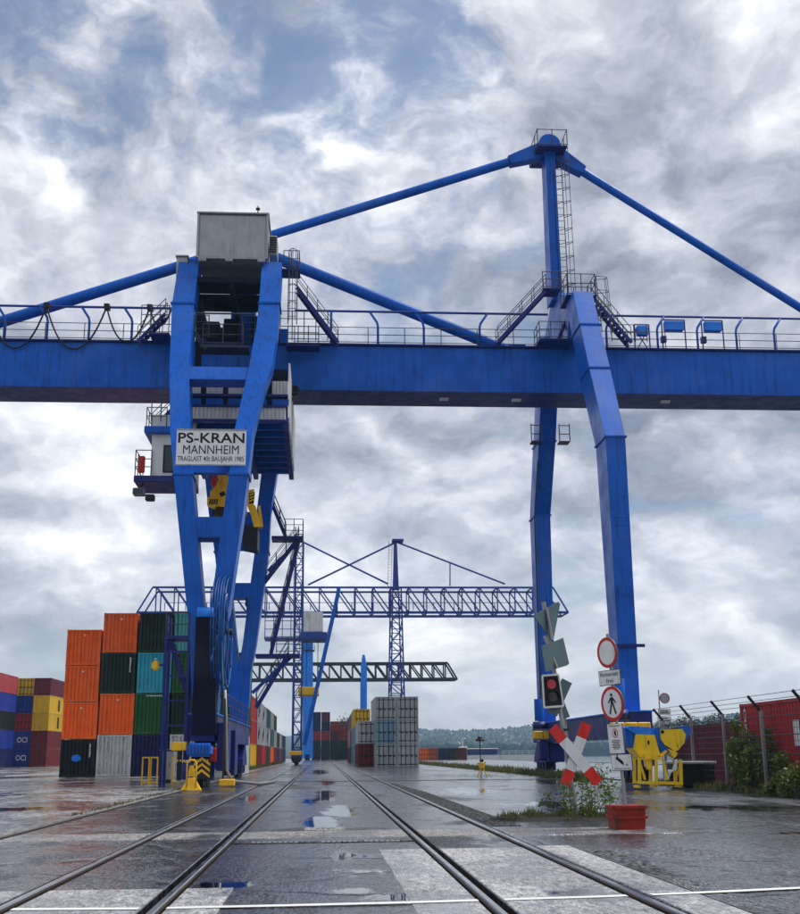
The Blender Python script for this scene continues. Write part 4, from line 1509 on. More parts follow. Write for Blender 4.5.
# ---------------------------------------------------------------- containers
def corr_geo(p0, p1, z0, z1, out, n, amp, flat=.45):
    p0, p1, out = V(p0), V(p1), V(out)
    pts = [(0, 1)]
    r = (1 - flat) / 2
    for i in range(n):
        for s, k_ in ((r * .5, 1), (r, 0), (r + flat * .7, 0), (r + flat, 1)):
            pts.append(((i + s) / n, k_))
    pts.append((1, 1))
    v_, f_ = [], []
    for s, k_ in pts:
        q = p0.lerp(p1, s) + out * (-amp * (1 - k_))
        v_ += [V((q.x, q.y, z0)), V((q.x, q.y, z1))]
    for i in range(len(pts) - 1):
        f_.append((2 * i, 2 * i + 2, 2 * i + 3, 2 * i + 1))
    return v_, f_


CW = 2.44


def make_container(L_, H, door, paintmat='container', far=False):
    c = bpy.data.objects.new('shipping_container', None)
    c.empty_display_size = .3
    put(c, None, Matrix.Identity(4))
    h = CW / 2
    parts = []
    for x in (-h, h - .14):
        for y in (0, L_ - .14):
            parts.append(box_geo((x, y, 0), (x + .14, y + .14, H)))
    for z0, z1 in ((.02, .17), (H - .13, H - .01)):
        parts.append(box_geo((-h + .141, .01, z0), (h - .141, .12, z1)))
        parts.append(box_geo((-h + .141, L_ - .12, z0), (h - .141, L_ - .01, z1)))
        for x in (-h + .01, h - .11):
            parts.append(box_geo((x, .141, z0), (x + .10, L_ - .141, z1)))
    v_, f_ = join(parts)
    solid('frame', c, v_, f_, 'container_frame', fix=False)
    if not far:
        cs = []
        for x in (-h - .006, h - .165):
            for y in (-.006, L_ - .165):
                for z in (-.0, H - .118):
                    cs.append(box_geo((x, y, z), (x + .171, y + .171, z + .118)))
        v_, f_ = join(cs)
        solid('corner_castings', c, v_, f_, 'container_frame', fix=False)
    ns = int(L_ / .28)
    for s in (-1, 1):
        v_, f_ = corr_geo((s * (h - .03), .14, 0), (s * (h - .03), L_ - .14, 0), .17, H - .13, (s, 0, 0), ns, .04)
        solid('side_wall', c, v_, f_, paintmat, fix=True)
    v_, f_ = corr_geo((-h + .14, L_ - .03, 0), (h - .14, L_ - .03, 0), .17, H - .13, (0, 1, 0), 9, .045)
    solid('end_wall', c, v_, f_, paintmat, fix=False)
    solid('roof', c, [(-h + .1, .1, H - .03), (h - .1, .1, H - .03), (h - .1, L_ - .1, H - .03), (-h + .1, L_ - .1, H - .03)], [(0, 1, 2, 3)], paintmat, fix=False)
    solid('floor', c, [(-h + .1, .1, .1), (h - .1, .1, .1), (h - .1, L_ - .1, .1), (-h + .1, L_ - .1, .1)], [(3, 2, 1, 0)], 'steel_dark', fix=False)
    if door:
        for s in (-1, 1):
            x0, x1 = (-h + .15, -.012) if s < 0 else (.012, h - .15)
            pts = [box_geo((x0, .05, .18), (x1, .09, H - .14))]
            for k_ in range(4):
                z = .30 + k_ * (H - .6) / 4
                pts.append(box_geo((x0 + .06, .03, z), (x1 - .06, .051, z + (H - .6) / 4 - .10)))
            v_, f_ = join(pts)
            d = solid('door', c, v_, f_, paintmat, fix=False)
            r = solid('door_gasket', d, *join([box_geo((x0 + .02, .024, .30 + k_ * (H - .6) / 4 - .10), (x1 - .02, .049, .30 + k_ * (H - .6) / 4 - .01)) for k_ in (0, 2, 4)]), 'steel_dark', fix=False)
            r['keep'] = 1
            for fx in (.26, .74):
                xx = x0 + (x1 - x0) * fx
                r = pipe('lock_rod', d, (xx, .0, .10), (xx, .0, H - .08), .045, 'steel_dark', 6)
                r['keep'] = 1
                r = box('lock_handle', d, (xx - .02, -.03, H * .42), (xx + .26, -.01, H * .42 + .09), 'steel_dark')
                r['keep'] = 1
    else:
        v_, f_ = corr_geo((-h + .14, .03, 0), (h - .14, .03, 0), .17, H - .13, (0, -1, 0), 8, .085)
        solid('end_wall', c, v_, f_, paintmat, fix=False)
    return c


PROTO = {}


def proto(*k):
    if k not in PROTO:
        PROTO[k] = make_container(*k)
    return PROTO[k]


COLS = dict(orange=(.95, .145, .006), darkorange=(.52, .10, .015), black=(.004, .005, .007), white=(.55, .56, .55), navy=(.003, .006, .085),
            green=(.006, .10, .010), darkgreen=(.003, .022, .007), cyan=(.03, .36, .46), turquoise=(.10, .40, .36), pink=(.42, .055, .065), blue=(.010, .035, .30),
            yellow=(.68, .42, .008), maroon=(.14, .008, .016), red=(.42, .012, .010), darkred=(.16, .010, .010), grey=(.30, .32, .33),
            lightblue=(.16, .29, .38), teal=(.03, .12, .14), palegrey=(.33, .36, .37))
USED = []


def rc(name, j=.12):
    c = COLS[name]
    k_ = 1 + random.uniform(-j, j)
    return (c[0] * k_, c[1] * k_, c[2] * k_, 1)


CONT = []


def container(loc, colour, label, group, L_=12.19, H=2.59, door=False, rz=0.0, mat='container', far=False):
    CONT.append((loc, colour, label, group, (L_, H, door, mat, far), rz))


def place_containers():
    out = []
    for k_ in sorted({c[4] for c in CONT}, key=str):
        proto(*k_)
    register(None)
    first = set()
    for loc, colour, label, group, k_, rz in CONT:
        M = Matrix.Translation(V(loc)) @ Matrix.Rotation(rz, 4, 'Z')
        c = copy_tree(PROTO[k_], M, rc(colour))
        tag(c, label, 'container', group)
        out.append(c)
    for p in PROTO.values():
        for ch in KIDS.get(p.name, []):
            for gch in KIDS.get(ch.name, []):
                bpy.data.objects.remove(gch)
            bpy.data.objects.remove(ch)
        bpy.data.objects.remove(p)
    return out


LEV = ['bottom', 'second', 'third', 'fourth', 'fifth', 'sixth']
# near stack left of the crane
SY = 86.0
cxs_ = [atY(76.5, 775, SY).x]
for i in range(4):
    cxs_.append(cxs_[-1] + 2.56)
cols4 = [('leftmost column', 2.59, ['black', 'orange', 'orange', 'orange']),
         ('second column from the left', 2.896, ['white', 'orange', 'darkgreen', 'orange']),
         ('third column from the left', 2.896, ['navy', 'green', 'cyan', 'darkgreen']),
         ('fourth column, behind the access ladder', 2.896, ['white', 'darkgreen', 'green', 'turquoise']),
         ('fifth column, behind the crane legs', 2.896, ['white', 'green', 'darkgreen'])]
near = {}
for i, (cn, H, cl) in enumerate(cols4):
    for lv, c in enumerate(cl):
        nm = {'darkgreen': 'dark green', 'white': 'rust-streaked white'}.get(c, c)
        container((cxs_[i] + random.uniform(-.03, .03), SY + random.uniform(-.05, .05), lv * (H + .012)), c, '%s container, %s of the near stack, %s level' % (nm, cn, LEV[lv]),
                  'containers of the near stack left of the crane', 6.06 if i == 0 else 12.19, H, False, random.uniform(-.003, .003), 'container_rusty' if c == 'white' else 'container')
        near[(i, lv)] = len(CONT) - 1

# stacks far on the left
fy = 180.0
fa = atY(46, 760, fy).x - 1.22
sets = [('with its long side in view', 0, ['darkred', 'darkred', 'yellow', 'yellow', 'maroon']), ('next column to the left', 1, ['blue', 'blue', 'red', 'blue', 'yellow']),
        ('third column', 2, ['blue', 'navy', 'navy', 'black', 'blue'])]
for nm, i, cl in sets:
    for lv, c in enumerate(cl):
        container((fa - i * 2.55, fy + i * .3, lv * 2.6), c, '%s container far left, %s of the farther stack, %s level' % (c, nm, LEV[lv]), 'containers of the far left stacks', 12.19, 2.59, i == 1)
fb = atY(20, 760, 178).x - 2.3
for lv, c in enumerate(['navy', 'blue', 'black', 'yellow', 'blue', 'pink'][:6]):
    z = lv * 2.6 if lv < 4 else 3 * 2.6 + 1.1 + (lv - 4) * 2.6
    if c == 'yellow':
        continue
    z = [0, 2.6, 5.2, 0, 7.8, 10.4][lv]
    container((fb, 165.6, z), c, '%s container at the left picture edge, %s level of the nearer far stack' % (c, LEV[[0, 1, 2, 0, 3, 4][lv]]), 'containers of the far left stacks', 12.19, 2.59, False)

# row of containers along the left of the tracks
rowc = [['white', 'white', 'white'], ['white', 'white', 'white'], ['yellow', 'red', 'red'], ['darkred', 'palegrey', 'palegrey'], ['red', 'palegrey', 'palegrey'],
        ['teal', 'white', 'teal'], ['orange', 'teal', 'grey'], ['darkred', 'grey', 'black'], ['navy', 'black'], ['darkred', 'grey'], ['black', 'navy'], ['navy', 'black']]
RXF = -7.75 - 1.22
for i, cl in enumerate(rowc):
    for lv, c in enumerate(cl):
        container((RXF + random.uniform(-.05, .05), 103.8 + i * 12.5, lv * 2.6), c, '%s container left of the tracks, block %s from the crane, %s level' % (c, ['one', 'two', 'three', 'four', 'five', 'six', 'seven', 'eight', 'nine', 'ten', 'eleven', 'twelve'][i], LEV[lv]),
                  'containers in the row beside the left track', 12.19, 2.59, True, 0, 'container', True)

# stacks right of the tracks with their doors towards the viewer
GR = 'door-end containers stacked right of the tracks'
x0 = atY(375.5, 760, 135).x + 1.22
for i in range(2):
    for lv, c in enumerate((('palegrey', 'lightblue', 'palegrey'), ('palegrey', 'palegrey', 'grey'))[i]):
        container((x0 + i * 2.5, 135, lv * 2.6), c, 'pale container doors, %s of the tall stack right of the tracks, %s level' % (('left column', 'right column')[i], LEV[lv]), GR, 12.19, 2.59, True)
x0 = atY(358, 760, 140).x + 1.22
container((x0, 140, 0), 'darkred', 'dark red container under a white one right of the tracks', GR, 12.19, 2.59, True)
container((x0, 140, 2.6), 'white', 'white container on the dark red one right of the tracks', GR, 12.19, 2.59, True)
for i, cl in enumerate((['lightblue', 'lightblue', 'yellow'], ['navy', 'darkred', 'teal'], ['darkred', 'grey', 'red'], ['black', 'red', 'darkred'])):
    for lv, c in enumerate(cl):
        container((5.75 + .1 * i, 172 + i * 14, lv * 2.6), c, '%s container right of the tracks, block %s behind the red doors, %s level' % (c, ['one', 'two', 'three', 'four'][i], LEV[lv]), GR, 12.19, 2.59, True, 0, 'container', True)
# pile at the far end of the tracks
pile = [['black', 'black', 'red', 'navy', 'navy'], ['black', 'darkgreen', 'red', 'navy', 'maroon'], ['black', 'black', 'darkred', 'red'], ['black', 'darkgreen', 'red', 'red']]
for i, cl in enumerate(pile):
    for lv, c in enumerate(cl):
        container((-1.6 + i * 2.56, 332 + (i % 2) * .4, lv * 2.6), c, '%s container of the pile closing off the tracks, column %s, %s level' % (c, ['one', 'two', 'three', 'four'][i], LEV[lv]), 'containers of the pile at the end of the tracks', 12.19, 2.59, True, 0, 'container', True)
# low row by the river
for i, c in enumerate(['orange', 'darkorange', 'navy', 'black', 'darkred']):
    p = atY(418 + i * 9.6, 756, 270)
    container((p.x + 1.2, 270, 0), c, '%s container in the low row by the river, %s from the left' % ({'darkorange': 'faded orange', 'darkred': 'dark red'}.get(c, c), ['first', 'second', 'third', 'fourth', 'fifth'][i]), 'low row of containers by the river', 6.06, 2.59, True, 0, 'container', True)
# behind the fence on the right
container((17.05, 31.6, .22), 'red', 'long red container behind the fence at the right edge', 'containers behind the fence', 12.19, 2.896, False)
container((18.6, 45.6, .0), 'maroon', 'dark maroon container behind the yellow skips and the fence', 'containers behind the fence', 12.19, 2.59, False)
container((21.6, 48.5, .0), 'black', 'black container deeper behind the fence', 'containers behind the fence', 12.19, 2.59, False)
OUT = place_containers()

# lettering and plates on containers
def on_end(i, s, fx, fz, w, h, mat='sign_white', L_=None):
    c = OUT[i]
    M = wm(c)
    H = CONT[i][4][1]
    o = M @ V(((fx - .5) * CW, -.045, fz * H))
    text('lettering', c, s, o, (1, 0, 0), (0, 0, 1), w, h, mat, .004, .01)


for k_ in ((2, 3), (2, 1), (1, 2), (3, 1), (0, 0), (2, 0)):
    c = OUT[near[k_]]
    H = CONT[near[k_]][4][1]
    M = wm(c)
    rnd = random.Random(str(k_))
    parts = []
    z = H * .52
    while z < H * .88:
        hgt = rnd.uniform(.05, .12)
        parts.append(box_geo(M @ V((.80, -.012, z)), M @ V((.80 + rnd.uniform(.07, .11), -.004, z + hgt))))
        z += hgt + .03
    if k_ == (2, 1):
        x = -.45
        while x < .85:
            w = rnd.uniform(.06, .16)
            parts.append(box_geo(M @ V((x, -.012, H - .22)), M @ V((x + w, -.004, H - .14))))
            x += w + .04
    v_, f_ = join(parts)
    solid('marking', c, v_, f_, 'sign_white', fix=False)
for k_ in ((0, 1), (0, 2), (0, 3), (1, 1), (1, 3), (2, 2)):
    c = OUT[near[k_]]
    H = CONT[near[k_]][4][1]
    M = wm(c)
    q = M @ V((.06, -.012, H * .84))
    solid('data_plate', c, [q + V(v) for v in ((-.09, 0, 0), (0, 0, -.09), (.09, 0, 0), (0, 0, .09))], [(0, 1, 2, 3)], 'sign_white', fix=False)
c = OUT[near[(0, 0)]]
q = wm(c) @ V((-.10, -.012, 1.3))
solid('logo', c, [q + V((.34 * math.cos(a), 0, .24 * math.sin(a))) for a in [2 * math.pi * j / 20 for j in range(20)]], [tuple(range(20))], 'light_blue', fix=False)
bx_i = {c[2]: i for i, c in enumerate(CONT)}
for lab, s in (('blue container far left, next column to the left of the farther stack, bottom level', 'OCI'), ('blue container far left, next column to the left of the farther stack, second level', 'OCI'),
               ('blue container far left, third column of the farther stack, bottom level', 'OCI')):
    on_end(bx_i[lab], s, .5, .5, 1.5, .8)
c = OUT[bx_i['long red container behind the fence at the right edge']]
M = wm(c)
text('lettering', c, 'CRETCON', M @ V((-CW / 2 - .03, 11.6, 1.75)), (0, 0, -1), (0, -1, 0), 1.9, .26, 'sign_white', .006, .02)
q = M @ V((-CW / 2 - .03, 6.9, 1.75))
solid('data_plate', c, [q + V((0, -.25, -.42)), q + V((0, .25, -.42)), q + V((0, .25, .42)), q + V((0, -.25, .42))], [(0, 1, 2, 3)], 'sign_white', fix=False)
for lv in (2, 3):
    nm = ('yellow container far left, with its long side in view of the farther stack, %s level' % LEV[lv])
    c = OUT[bx_i[nm]]
    q = wm(c) @ V((CW / 2 + .02, 6.4, 1.3))
    box('lettering', c, q + V((-.02, -.5, -.85)), q + V((.012, .5, .85)), 'ink')

for i in range(len(CONT)):
    if CONT[i][3].startswith('containers in the row beside') and CONT[i][1] in ('white', 'palegrey') and CONT[i][0][1] < 170:
        c = OUT[i]
        for yy, z0_, z1_ in ((3.4, .7, 1.7), (5.2, 1.2, 2.2)):
            q = wm(c) @ V((CW / 2 - .005, yy, 0))
            box('lettering', c, q + V((-.02, -.7, z0_)), q + V((.012, .5, z1_)), 'ink')
# ---------------------------------------------------------------- second crane, a lattice gantry
def lattice_crane(name, label, Y, X0, X1, zb, zt, dy, panels, cm, t, tapered=True):
    c = thing(name, label, 'crane', ((X0 + X1) / 2, Y, 0))
    for y in (Y - dy, Y + dy):
        bar('chord', c, (X0, y, zb), (X1, y, zb), t * 1.5, t * 1.7, cm)
        w = (X1 - X0) / panels
        e0, e1 = (X0 + w * .8, X1 - w * .8) if tapered else (X0, X1)
        bar('chord', c, (e0, y, zt), (e1, y, zt), t * 1.2, t * 1.3, cm)
        for i in range(panels):
            xa, xb = X0 + i * w, X0 + (i + 1) * w
            xm = (xa + xb) / 2
            if i == 0:
                bar('diagonal', c, (xa, y, zb), (e0, y, zt), t, t, cm)
                bar('vertical', c, (xb, y, zb), (xb, y, zt), t * .8, t * .8, cm)
            elif i == panels - 1:
                bar('diagonal', c, (xb, y, zb), (e1, y, zt), t, t, cm)
            else:
                bar('diagonal', c, (xa, y, zt), (xb, y, zb), t * .85, t * .85, cm)
                bar('vertical', c, (xb, y, zb), (xb, y, zt), t * .8, t * .8, cm)
    for i in range(panels + 1):
        x = X0 + i * (X1 - X0) / panels
        bar('cross_tie', c, (x, Y - dy, zb), (x, Y + dy, zb), t, t, cm)
        if 0 < i < panels:
            bar('cross_tie', c, (x, Y - dy, zt), (x, Y + dy, zt), t * .8, t * .8, cm)
    return c


def mast(c, X, Y, z0, z1, w0, w1, d, cm, t, panels):
    cs = [(-1, -1), (1, -1), (1, 1), (-1, 1)]
    for sx, sy_ in cs:
        bar('mast_leg', c, (X + sx * w0, Y + sy_ * d, z0), (X + sx * w1, Y + sy_ * d, z1), t, t, cm)
    for i in range(panels):
        za, zb_ = z0 + (z1 - z0) * i / panels, z0 + (z1 - z0) * (i + 1) / panels
        wa, wb = w0 + (w1 - w0) * i / panels, w0 + (w1 - w0) * (i + 1) / panels
        s = 1 if i % 2 else -1
        for sy_ in (-1, 1):
            bar('mast_brace', c, (X - s * wa, Y + sy_ * d, za), (X + s * wb, Y + sy_ * d, zb_), t * .6, t * .6, cm)
            bar('mast_brace', c, (X - wb, Y + sy_ * d, zb_), (X + wb, Y + sy_ * d, zb_), t * .6, t * .6, cm)
        for sx in (-1, 1):
            bar('mast_brace', c, (X + sx * wa, Y - s * d, za), (X + sx * wb, Y + s * d, zb_), t * .6, t * .6, cm)


Y2 = 172.0
p0, p1 = atY(137, 612, Y2 - 2.5), atY(568, 609, Y2 - 2.5)
zb2, zt2 = p0.z - .1, atY(350, 587.5, Y2 - 2.5).z
SB = 'steel_blue'
c2 = lattice_crane('gantry_crane', 'blue lattice gantry crane with two masts standing behind the big crane', Y2, p0.x, p1.x, zb2, zt2, 2.5, 24, SB, .21)
m1, m2 = atY(297.5, 700, Y2).x, atY(396.5, 700, Y2).x
tp = atY(300, 538, Y2).z
mast(c2, m1, Y2, .6, tp, .62, .55, 3.0, SB, .20, 18)
mast(c2, m2, Y2, .6, zt2, 1.15, .62, 3.0, SB, .20, 16)
loft('pylon', c2, [ring(m2 - .45, m2 + .45, Y2 - .6, Y2 + .6, zt2), ring(m2 - .22, m2 + .22, Y2 - .3, Y2 + .3, atY(396, 542, Y2).z)], SB)
ladder(c2, (m2 - 1.0, Y2 - .9, zt2), (m2 - .75, Y2 - .5, tp - .5), .5, (1, 0, 0), (0, -1, 0), False)
ladder(c2, (m1 - 1.0, Y2 - 3.2, zb2), (m1 - 1.0, Y2 - 3.2, tp), .55, (1, 0, 0), (0, -1, 0), False)
box('mast_head', c2, (m2 - .5, Y2 - 1, atY(396, 542, Y2).z), (m2 + 1.2, Y2 + 1, atY(396, 540, Y2).z), SB)
hx = atY(396.5, 542, Y2)
for q in (atY(308, 585, Y2), atY(505, 584, Y2)):
    pipe('stay', c2, hx, q, .14, SB, 8)
pipe('stay', c2, atY(301, 541, Y2), atY(388, 584, Y2), .14, SB, 8)
pipe('hanger', c2, atY(450, 563, Y2), atY(450, 586, Y2), .09, SB, 8)
dt, db = atY(339, 588, Y2 - 3), atY(304, 745, Y2 - 3)
bar('inclined_leg', c2, dt, db, .5, .5, 'crane_blue')
bar('inclined_leg', c2, dt + V((0, 6, 0)), db + V((0, 6, 0)), .5, .5, 'crane_blue')
for X in (m1, m2):
    box('sill_beam', c2, (X - .6, Y2 - 8, 1.1), (X + .6, Y2 + 8, 2.1), SB)
    for y in (Y2 - 6.5, Y2 + 6.5):
        rbox('bogie', c2, (X - .45, y - 1.8, .3), (X + .45, y + 1.8, 1.3), 'steel_dark', .1)
        rbox('yellow_guard', c2, (X - .8, y - 2.2, 1.35), (X + .8, y - 1.85, 1.9), 'yellow', .04)
        for s in (-1, 1):
            pipe('wheel', c2, (X - .15, y + s, .4), (X + .15, y + s, .4), .4, 'steel_dark', 14)
railing(c2, [(p0.x + 4, Y2 - 2.9, zb2 + .3), (p1.x - 2, Y2 - 2.9, zb2 + .3)], 1.1, 3.1, (1.1,), .06, SB)
# trolley of the second crane
t2a, t2b = atY(303, 632, Y2 - 3), atY(325, 616, Y2 - 3)
tt = thing('crane_trolley', 'small white trolley cabin under the lattice crane beside its left mast', 'trolley', ((t2a.x + t2b.x) / 2, Y2, t2a.z))
th = rbox('trolley_house', tt, (t2a.x, Y2 - 3, t2a.z), (t2b.x - .3, Y2 + 3, t2b.z + .6), 'cladding_white', .08)
box('trolley_floor', tt, (t2a.x - .4, Y2 - 3.3, t2a.z - 1.0), (t2b.x + .3, Y2 + 3.3, t2a.z - .05), SB)
railing(tt, [(t2a.x - 5.5, Y2 - 3.2, t2a.z - .8), (t2a.x - .5, Y2 - 3.2, t2a.z - .8)], 3.6, 1.2, (3.6, 2.4, 1.2, .1), .06, SB)
box('service_platform', tt, (t2a.x - 5.6, Y2 - 3.3, t2a.z - 1.0), (t2a.x - .4, Y2 + 1, t2a.z - .8), SB)
for x in (t2a.x + .5, t2b.x - 1):
    pipe('rope', tt, (x, Y2, t2a.z - 1), (x, Y2, t2a.z - 8), .05, 'steel_dark', 6)
rbox('spreader', tt, (t2a.x - .6, Y2 - 2, t2a.z - 9), (t2b.x - .8, Y2 + 2, t2a.z - 7.8), 'yellow', .1)

# ---------------------------------------------------------------- third crane
Y3 = 314.0
q0, q1 = atY(236, 681, Y3), atY(456, 679, Y3)
c3 = lattice_crane('gantry_crane', 'farthest dark lattice gantry crane with two pale blue pylons', Y3, q0.x, q1.x, atY(350, 680, Y3).z, atY(350, 664, Y3).z, 2.4, 19, 'steel_dark', .42)
bA, bB = atY(303, 745, Y3 - 6), atY(313, 628, Y3 - 6)
loft('pylon', c3, [ring(bA.x, atY(313, 745, Y3 - 6).x, Y3 - 7, Y3 - 4.5, .5), ring(atY(302.5, 628, Y3 - 6).x, bB.x, Y3 - 7, Y3 - 4.5, bB.z)], 'light_blue')
for py_ in (632, 640, 650):
    z = atY(308, py_, Y3 - 7).z
    box('pylon_platform', c3, (bA.x - .4, Y3 - 7.6, z - .25), (bB.x + .5, Y3 - 4, z), 'steel_dark')
    railing(c3, [(bA.x - .4, Y3 - 7.6, z), (bB.x + .5, Y3 - 7.6, z)], 1.2, 1.4, (1.2, .6), .07)
d0, d1 = atY(360.5, 735, Y3), atY(366.5, 735, Y3)
e0_ = atY(363.5, 655, Y3 - 3)
loft('pylon', c3, [ring(d0.x, d1.x, Y3 - 3.6, Y3 - 2.7, .5), ring(d0.x, d1.x, Y3 - 3.6, Y3 - 2.7, e0_.z - 3), ring(e0_.x - .3, e0_.x + .3, Y3 - 3.6, Y3 - 2.7, e0_.z)], 'light_blue')
for X in ((bA.x + bB.x) / 2, (d0.x + d1.x) / 2):
    box('sill_beam', c3, (X - .6, Y3 - 7, .05), (X + .6, Y3 + 7, 1.5), 'steel_dark')
    box('tower', c3, (X - .7, Y3 + 4, 1.5), (X + .7, Y3 + 5.2, zb2), 'steel_dark')

# ---------------------------------------------------------------- yellow skips on a frame
gy = 44.9
sk = thing('grab_skip', 'pair of yellow and blue skips on a yellow steel stand beside the fence', 'skip', tuple(onG(662, 786)))


def gp(zx, zy, y):                            # from the enlarged crop to a point at depth y
    return atY(600 + zx / 6.667, 680 + zy / 6.667, y)


def gpoly(name, pts, mat, y, d):
    return prism(name, sk, [gp(a, b, y) for a, b in pts], (0, d, 0), mat)


GYL = 'grab_yellow'
gpoly('bucket', [(240, 362), (365, 366), (402, 500), (395, 518), (268, 516), (226, 458)], GYL, gy, 1.15)
gpoly('bucket_lid', [(165, 318), (205, 308), (332, 316), (368, 364), (238, 360), (215, 348)], 'light_blue', gy + .05, 1.1)
gpoly('bucket_back', [(168, 322), (236, 362), (224, 458), (196, 440), (176, 400)], 'crane_blue', gy + .15, .9)
gpoly('bucket', [(402, 332), (546, 326), (574, 368), (562, 420), (520, 470), (500, 474), (432, 432), (406, 392)], GYL, gy - .1, 1.2)
gpoly('bucket_rim', [(364, 320), (404, 318), (404, 392), (432, 440), (500, 480), (480, 490), (410, 476), (380, 420)], 'crane_blue', gy - .02, 1.0)
gpoly('bucket_rim', [(525, 312), (600, 304), (606, 350), (570, 420), (520, 474), (512, 460), (556, 416), (572, 368), (545, 324)], 'crane_blue', gy - .02, 1.0)
gpoly('nozzle', [(455, 460), (505, 476), (520, 490), (500, 520), (482, 508)], GYL, gy - .15, .5)
gpoly('nozzle', [(400, 505), (440, 470), (450, 478), (415, 514)], GYL, gy - .2, .4)
gpoly('actuator', [(505, 535), (518, 530), (512, 595), (492, 605), (490, 590), (500, 570)], 'white_paint', gy - .3, .15)
gpoly('chute', [(300, 490), (340, 500), (345, 590), (330, 600), (315, 580)], GYL, gy - .25, .4)
gpoly('inspection_hole', [(316, 406), (328, 402), (331, 428), (319, 432)], 'ink', gy - .012, .01)
hole = gp(416, 346, gy - .112)
solid('inspection_hole', sk, [hole + V((.07 * math.cos(a), 0, .07 * math.sin(a))) for a in [2 * math.pi * j / 14 for j in range(14)]], [tuple(range(14))], 'ink', fix=False)


def gbar(name, a, b, y, w=.09):
    bar(name, sk, gp(*a, y), gp(*b, y), w, w, GYL)


for dy in (0, .75):
    for a, b, w in (((262, 518), (264, 692), .11), ((374, 520), (374, 702), .11), ((536, 530), (542, 700), .11), ((262, 684), (545, 690), .10), ((262, 525), (420, 525), .08)):
        o = V((0, dy, 0))
        bar('stand_leg' if a[0] - b[0] > -20 else 'stand_rail', sk, gp(*a, gy - .25) + o, gp(*b, gy - .25) + o, w, w, GYL)
gbar('stand_brace', (262, 540), (300, 665), gy - .25, .08)
gbar('stand_brace', (418, 525), (450, 665), gy - .2, .08)
gbar('stand_brace', (536, 560), (505, 660), gy + .3, .07)
for zx in (264, 374, 542):
    a = gp(zx, 690, gy - .25)
    b = gp(zx, 690, gy - .25)
    bar('stand_rail', sk, (a.x, gy - .2, .12), (a.x, gy + .5, .12), .1, .1, GYL)

# flat trailer behind the skips
tl = thing('flat_trailer', 'low flat trailer with pale wet deck in front of the fence', 'trailer', (14.1, 47.3, 0))
ta, tb_ = atY(678, 760, 46.6), atY(717, 760, 46.6)
zt_ = .98
rbox('deck', tl, (ta.x, 46.2, zt_ - .07), (tb_.x - .15, 48.4, zt_ + .03), 'cladding_grey', .02)
rbox('chassis', tl, (ta.x + .05, 46.3, zt_ - .30), (tb_.x - .2, 48.3, zt_ - .075), 'steel_dark', .02)
rbox('underside_shade', tl, (ta.x + .1, 46.25, .10), (tb_.x - .25, 46.29, zt_ - .31), 'black', .01)  # added black sheet paints in the shade under the deck, hiding the wheels
for x in (ta.x + .35, tb_.x - .55):
    for y in (46.6, 47.9):
        w = pipe('wheel', tl, (x, y - .1, .33), (x, y + .1, .33), .33, 'rubber', 18)
        pipe('wheel_rim', tl, (x, y - .11, .33), (x, y + .11, .33), .16, 'galvanised', 12)
        box('axle_hanger', tl, (x - .05, y - .05, .33), (x + .05, y + .05, zt_ - .3), 'steel_dark')

# ---------------------------------------------------------------- fence along the quay
fx = 15.05
fn = thing('wire_fence', 'grey wire mesh fence with bent posts along the right side', 'fence', (fx, 43.5, 0))
FH = 2.75
fys = [31.8, 35.7, 39.6, 43.5, 47.4, 51.3]
for y in fys:
    po = loft('post', fn, [[V((fx - .05, y - .05, 0)), V((fx + .05, y - .05, 0)), V((fx + .05, y + .05, 0)), V((fx - .05, y + .05, 0))],
                           [V((fx - .05, y - .05, FH)), V((fx + .05, y - .05, FH)), V((fx + .05, y + .05, FH)), V((fx - .05, y + .05, FH))]], 'galvanised')
    bar('post_arm', po, (fx, y, FH - .05), (fx - .42, y, FH + .48), .08, .08, 'steel_dark')
for i in range(14):
    z = .06 + i * .205
    pipe('fence_wire', fn, (fx, fys[0], z), (fx, fys[-1], z), .009 if i % 3 else .016, 'railing_grey', 5)
vw = []
y = fys[0]
while y < fys[-1]:
    vw.append(box_geo((fx - .005, y - .005, .04), (fx + .005, y + .005, FH - .03)))
    y += .21
v_, f_ = join(vw)
tag(solid('mesh_wires', fn, v_, f_, 'railing_grey', fix=False), kind='stuff')
for k_ in (.15, .3, .46):
    pipe('barbed_wire', fn, (fx - .8 * k_, fys[0], FH + k_), (fx - .8 * k_, fys[-1], FH + k_), .010, 'steel_dark', 5)

# ---------------------------------------------------------------- sign post in the red box
def disc_sign(parent, name, c, e, n_, r, ring_w, face='sign_white', rim='sign_red'):
    """round sign: thin plate with red border ring"""
    up = n_.cross(e).normalized()
    up = up if up.z > 0 else -up
    N_ = 36
    cs = [(math.cos(2 * math.pi * j / N_), math.sin(2 * math.pi * j / N_)) for j in range(N_)]
    pl_ = prism(name, parent, [c + e * (r * a) + up * (r * b) for a, b in cs], -n_ * .02, 'sign_back')
    v_, f_ = [], []
    for j in range(N_):
        a, b = cs[j]
        v_ += [c + n_ * .004 + e * (r * a) + up * (r * b), c + n_ * .004 + e * ((r - ring_w) * a) + up * ((r - ring_w) * b)]
    for j in range(N_):
        k = (j + 1) % N_
        f_.append((2 * j, 2 * k, 2 * k + 1, 2 * j + 1))
    solid('sign_border', pl_, v_, f_, rim, fix=False)
    solid('sign_face', pl_, [c + n_ * .003 + e * ((r - ring_w) * a) + up * ((r - ring_w) * b) for a, b in cs], [tuple(range(N_))], face, fix=False)
    return pl_, up


